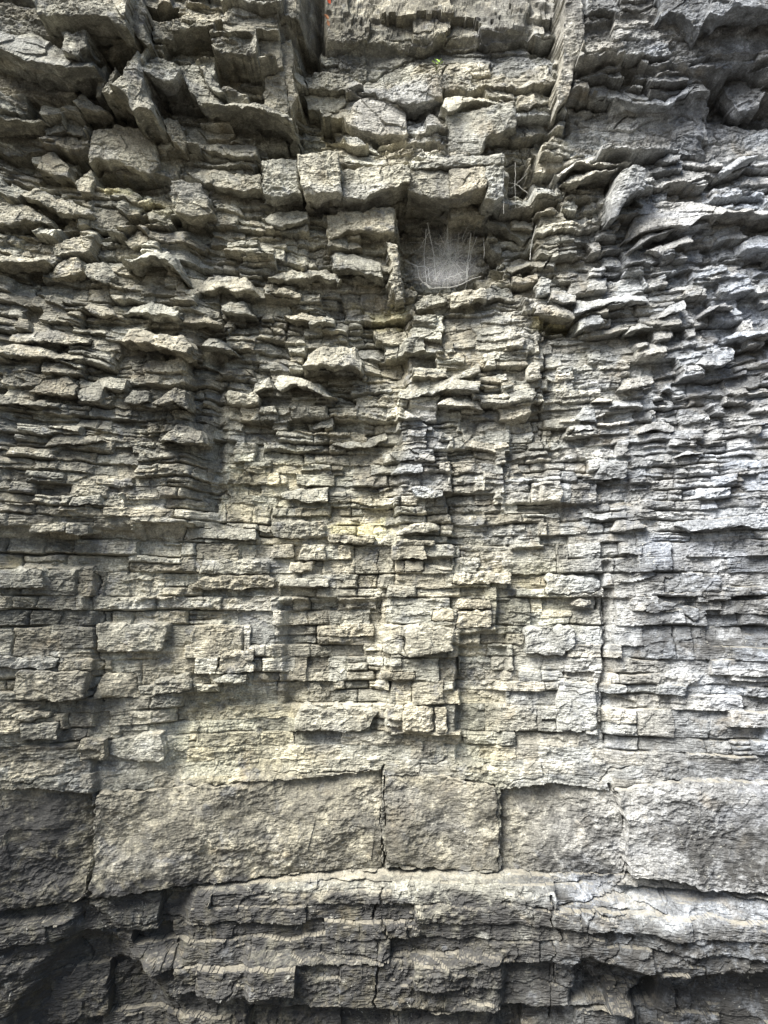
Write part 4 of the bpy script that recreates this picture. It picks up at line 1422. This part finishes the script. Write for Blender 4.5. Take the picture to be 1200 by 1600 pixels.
V, Q = tubes(paths, rads)
mesh_obj("silk_strands", V, Q, SILK, web, tuple(web_org), smooth=True)


def threads_thing(name, label, strands):
    global paths, rads
    paths, rads = [], []
    for pts, pr_, r in strands:
        strand(pts, pr_, 0.55 * r, 0.0012)
    org = np.concatenate(paths).mean(0)
    o = empty(name, tuple(org))
    for pth, rd in zip(paths, rads):
        V, Q = tubes([pth], [rd])
        mesh_obj("silk_strand", V, Q, SILK, o, tuple(org), smooth=True)
    tag(o, label, "cobweb")


threads_thing("cobweb_threads", "hanging cobweb threads across the dark slot at the right end of the long overhanging ledge", [
    ([(805, 254), (805, 284), (806, 335)], (.03, .02, .02), 0.0012),
    ([(790, 284), (806, 288), (825, 302)], (.05, .02, .03), 0.0011),
    ([(791, 292), (800, 294), (806, 288)], (.05, .02, .02), 0.0009),
    ([(806, 288), (815, 280), (824, 270)], (.02, .02, .03), 0.0007),
    ([(787, 268), (787, 334)], (.17, .15), 0.0013)])
threads_thing("cobweb_threads", "pale silk strands hanging down the rib of rock right of the spider web", [
    ([(838, 352), (832, 372), (829, 392), (828, 406)], (.07, .05, .03, .05), 0.0022),
    ([(836, 358), (830, 378), (828, 398)], (.07, .05, .03), 0.0012),
    ([(756, 380), (757, 392), (756, 402)], (.02, .02, .01), 0.001)])


# ------------------------------------------------------------------ seedling and dry leaves high in the gully
def leaf_mesh(length, width, curl, n=9, m=5):
    V, Q = [], []
    for i in range(n):
        s = i / (n - 1)
        hw = width * 0.5 * (math.sin(math.pi * min(1, s * 0.97 + 0.02)) ** 0.8) * (1 - 0.25 * s) + 0.0004
        for j in range(m):
            u = j / (m - 1) * 2 - 1
            V.append((u * hw, s * length, curl * length * s * s + 0.25 * hw * u * u))
    for i in range(n - 1):
        for j in range(m - 1):
            a = i * m + j
            Q.append((a, a + 1, a + m + 1, a + m))
    return np.array(V), np.array(Q)


def orient(V, yaw, pitch, roll, loc):
    from mathutils import Euler
    Rm = np.array(Euler((pitch, roll, yaw)).to_matrix())
    return V @ Rm.T + np.asarray(loc)


LEAFG = plain("young_green_leaf", (0.22, 0.36, 0.05), 0.5, 0.25, 90)
LEAFR = plain("dry_red_leaf", (0.62, 0.10, 0.04), 0.6, 0.3, 90)
LEAFO = plain("dry_orange_leaf", (0.55, 0.27, 0.15), 0.6, 0.3, 90)
STEM = plain("thin_stem", (0.12, 0.13, 0.05), 0.7, 0.3, 90)
gm = float(macro_at(np.array([wallpt(682, 106, 0)[0]]), np.array([wallpt(682, 106, 0)[2]]), False)[0])
org = wallpt(682, 110, gm + 0.02)
seed = empty("seedling", tuple(org))
tag(seed, "tiny green seedling rooted in a crack high in the central gully", "plant")
sp, sr_ = [], []
for k, (dx, dz, yaw) in enumerate([(-.022, .010, 1.2), (-.010, .020, .6), (.004, .012, 0), (.016, .018, -.7), (.026, .008, -1.3), (-.004, .004, .3)]):
    tip = org + np.array([dx, -0.04, dz])
    mid_ = 0.5 * (org + tip) + np.array([0, -0.004, 0.006])
    sp.append(np.array([org + np.array([0, 0.03, 0]), org, mid_, tip]))
    sr_.append(np.array([.0012, .001, .0008, .0006]))
    lv, lq = leaf_mesh(0.024, 0.017, -0.3)
    lv = orient(lv, yaw + math.pi, -0.5, 0.2 * math.sin(k), tip)
    mesh_obj("leaf", lv, lq, LEAFG, seed, tuple(org), smooth=True)
V, Q = tubes(sp, sr_)
mesh_obj("stem", V, Q, STEM, seed, tuple(org), smooth=True)
for px_, py_, mat_, ln_, yw, lab in [
        (514, 1, LEAFR, 0.026, 2.6, "bright red leaf caught at the top edge of the gully wall"),
        (511, 26, LEAFO, 0.028, 1.9, "upper pale orange dry leaf stuck to the dark wall below the red leaf"),
        (513, 36, LEAFO, 0.022, 2.9, "lower pale orange dry leaf stuck to the dark wall below the red leaf")]:
    a, _, c = wallpt(px_, py_, 0)
    gm = float(macro_at(np.array([a]), np.array([c]), False)[0])
    p0 = wallpt(px_, py_, gm + 0.055)
    lv, lq = leaf_mesh(ln_, ln_ * 0.55, -0.25)
    lv = orient(lv - np.array([0, ln_ * 0.5, 0]), yw, 1.1, 0.3, p0)
    o = mesh_obj("dry_leaf", lv, lq, mat_, None, tuple(p0), smooth=True)
    tag(o, lab, "leaf")
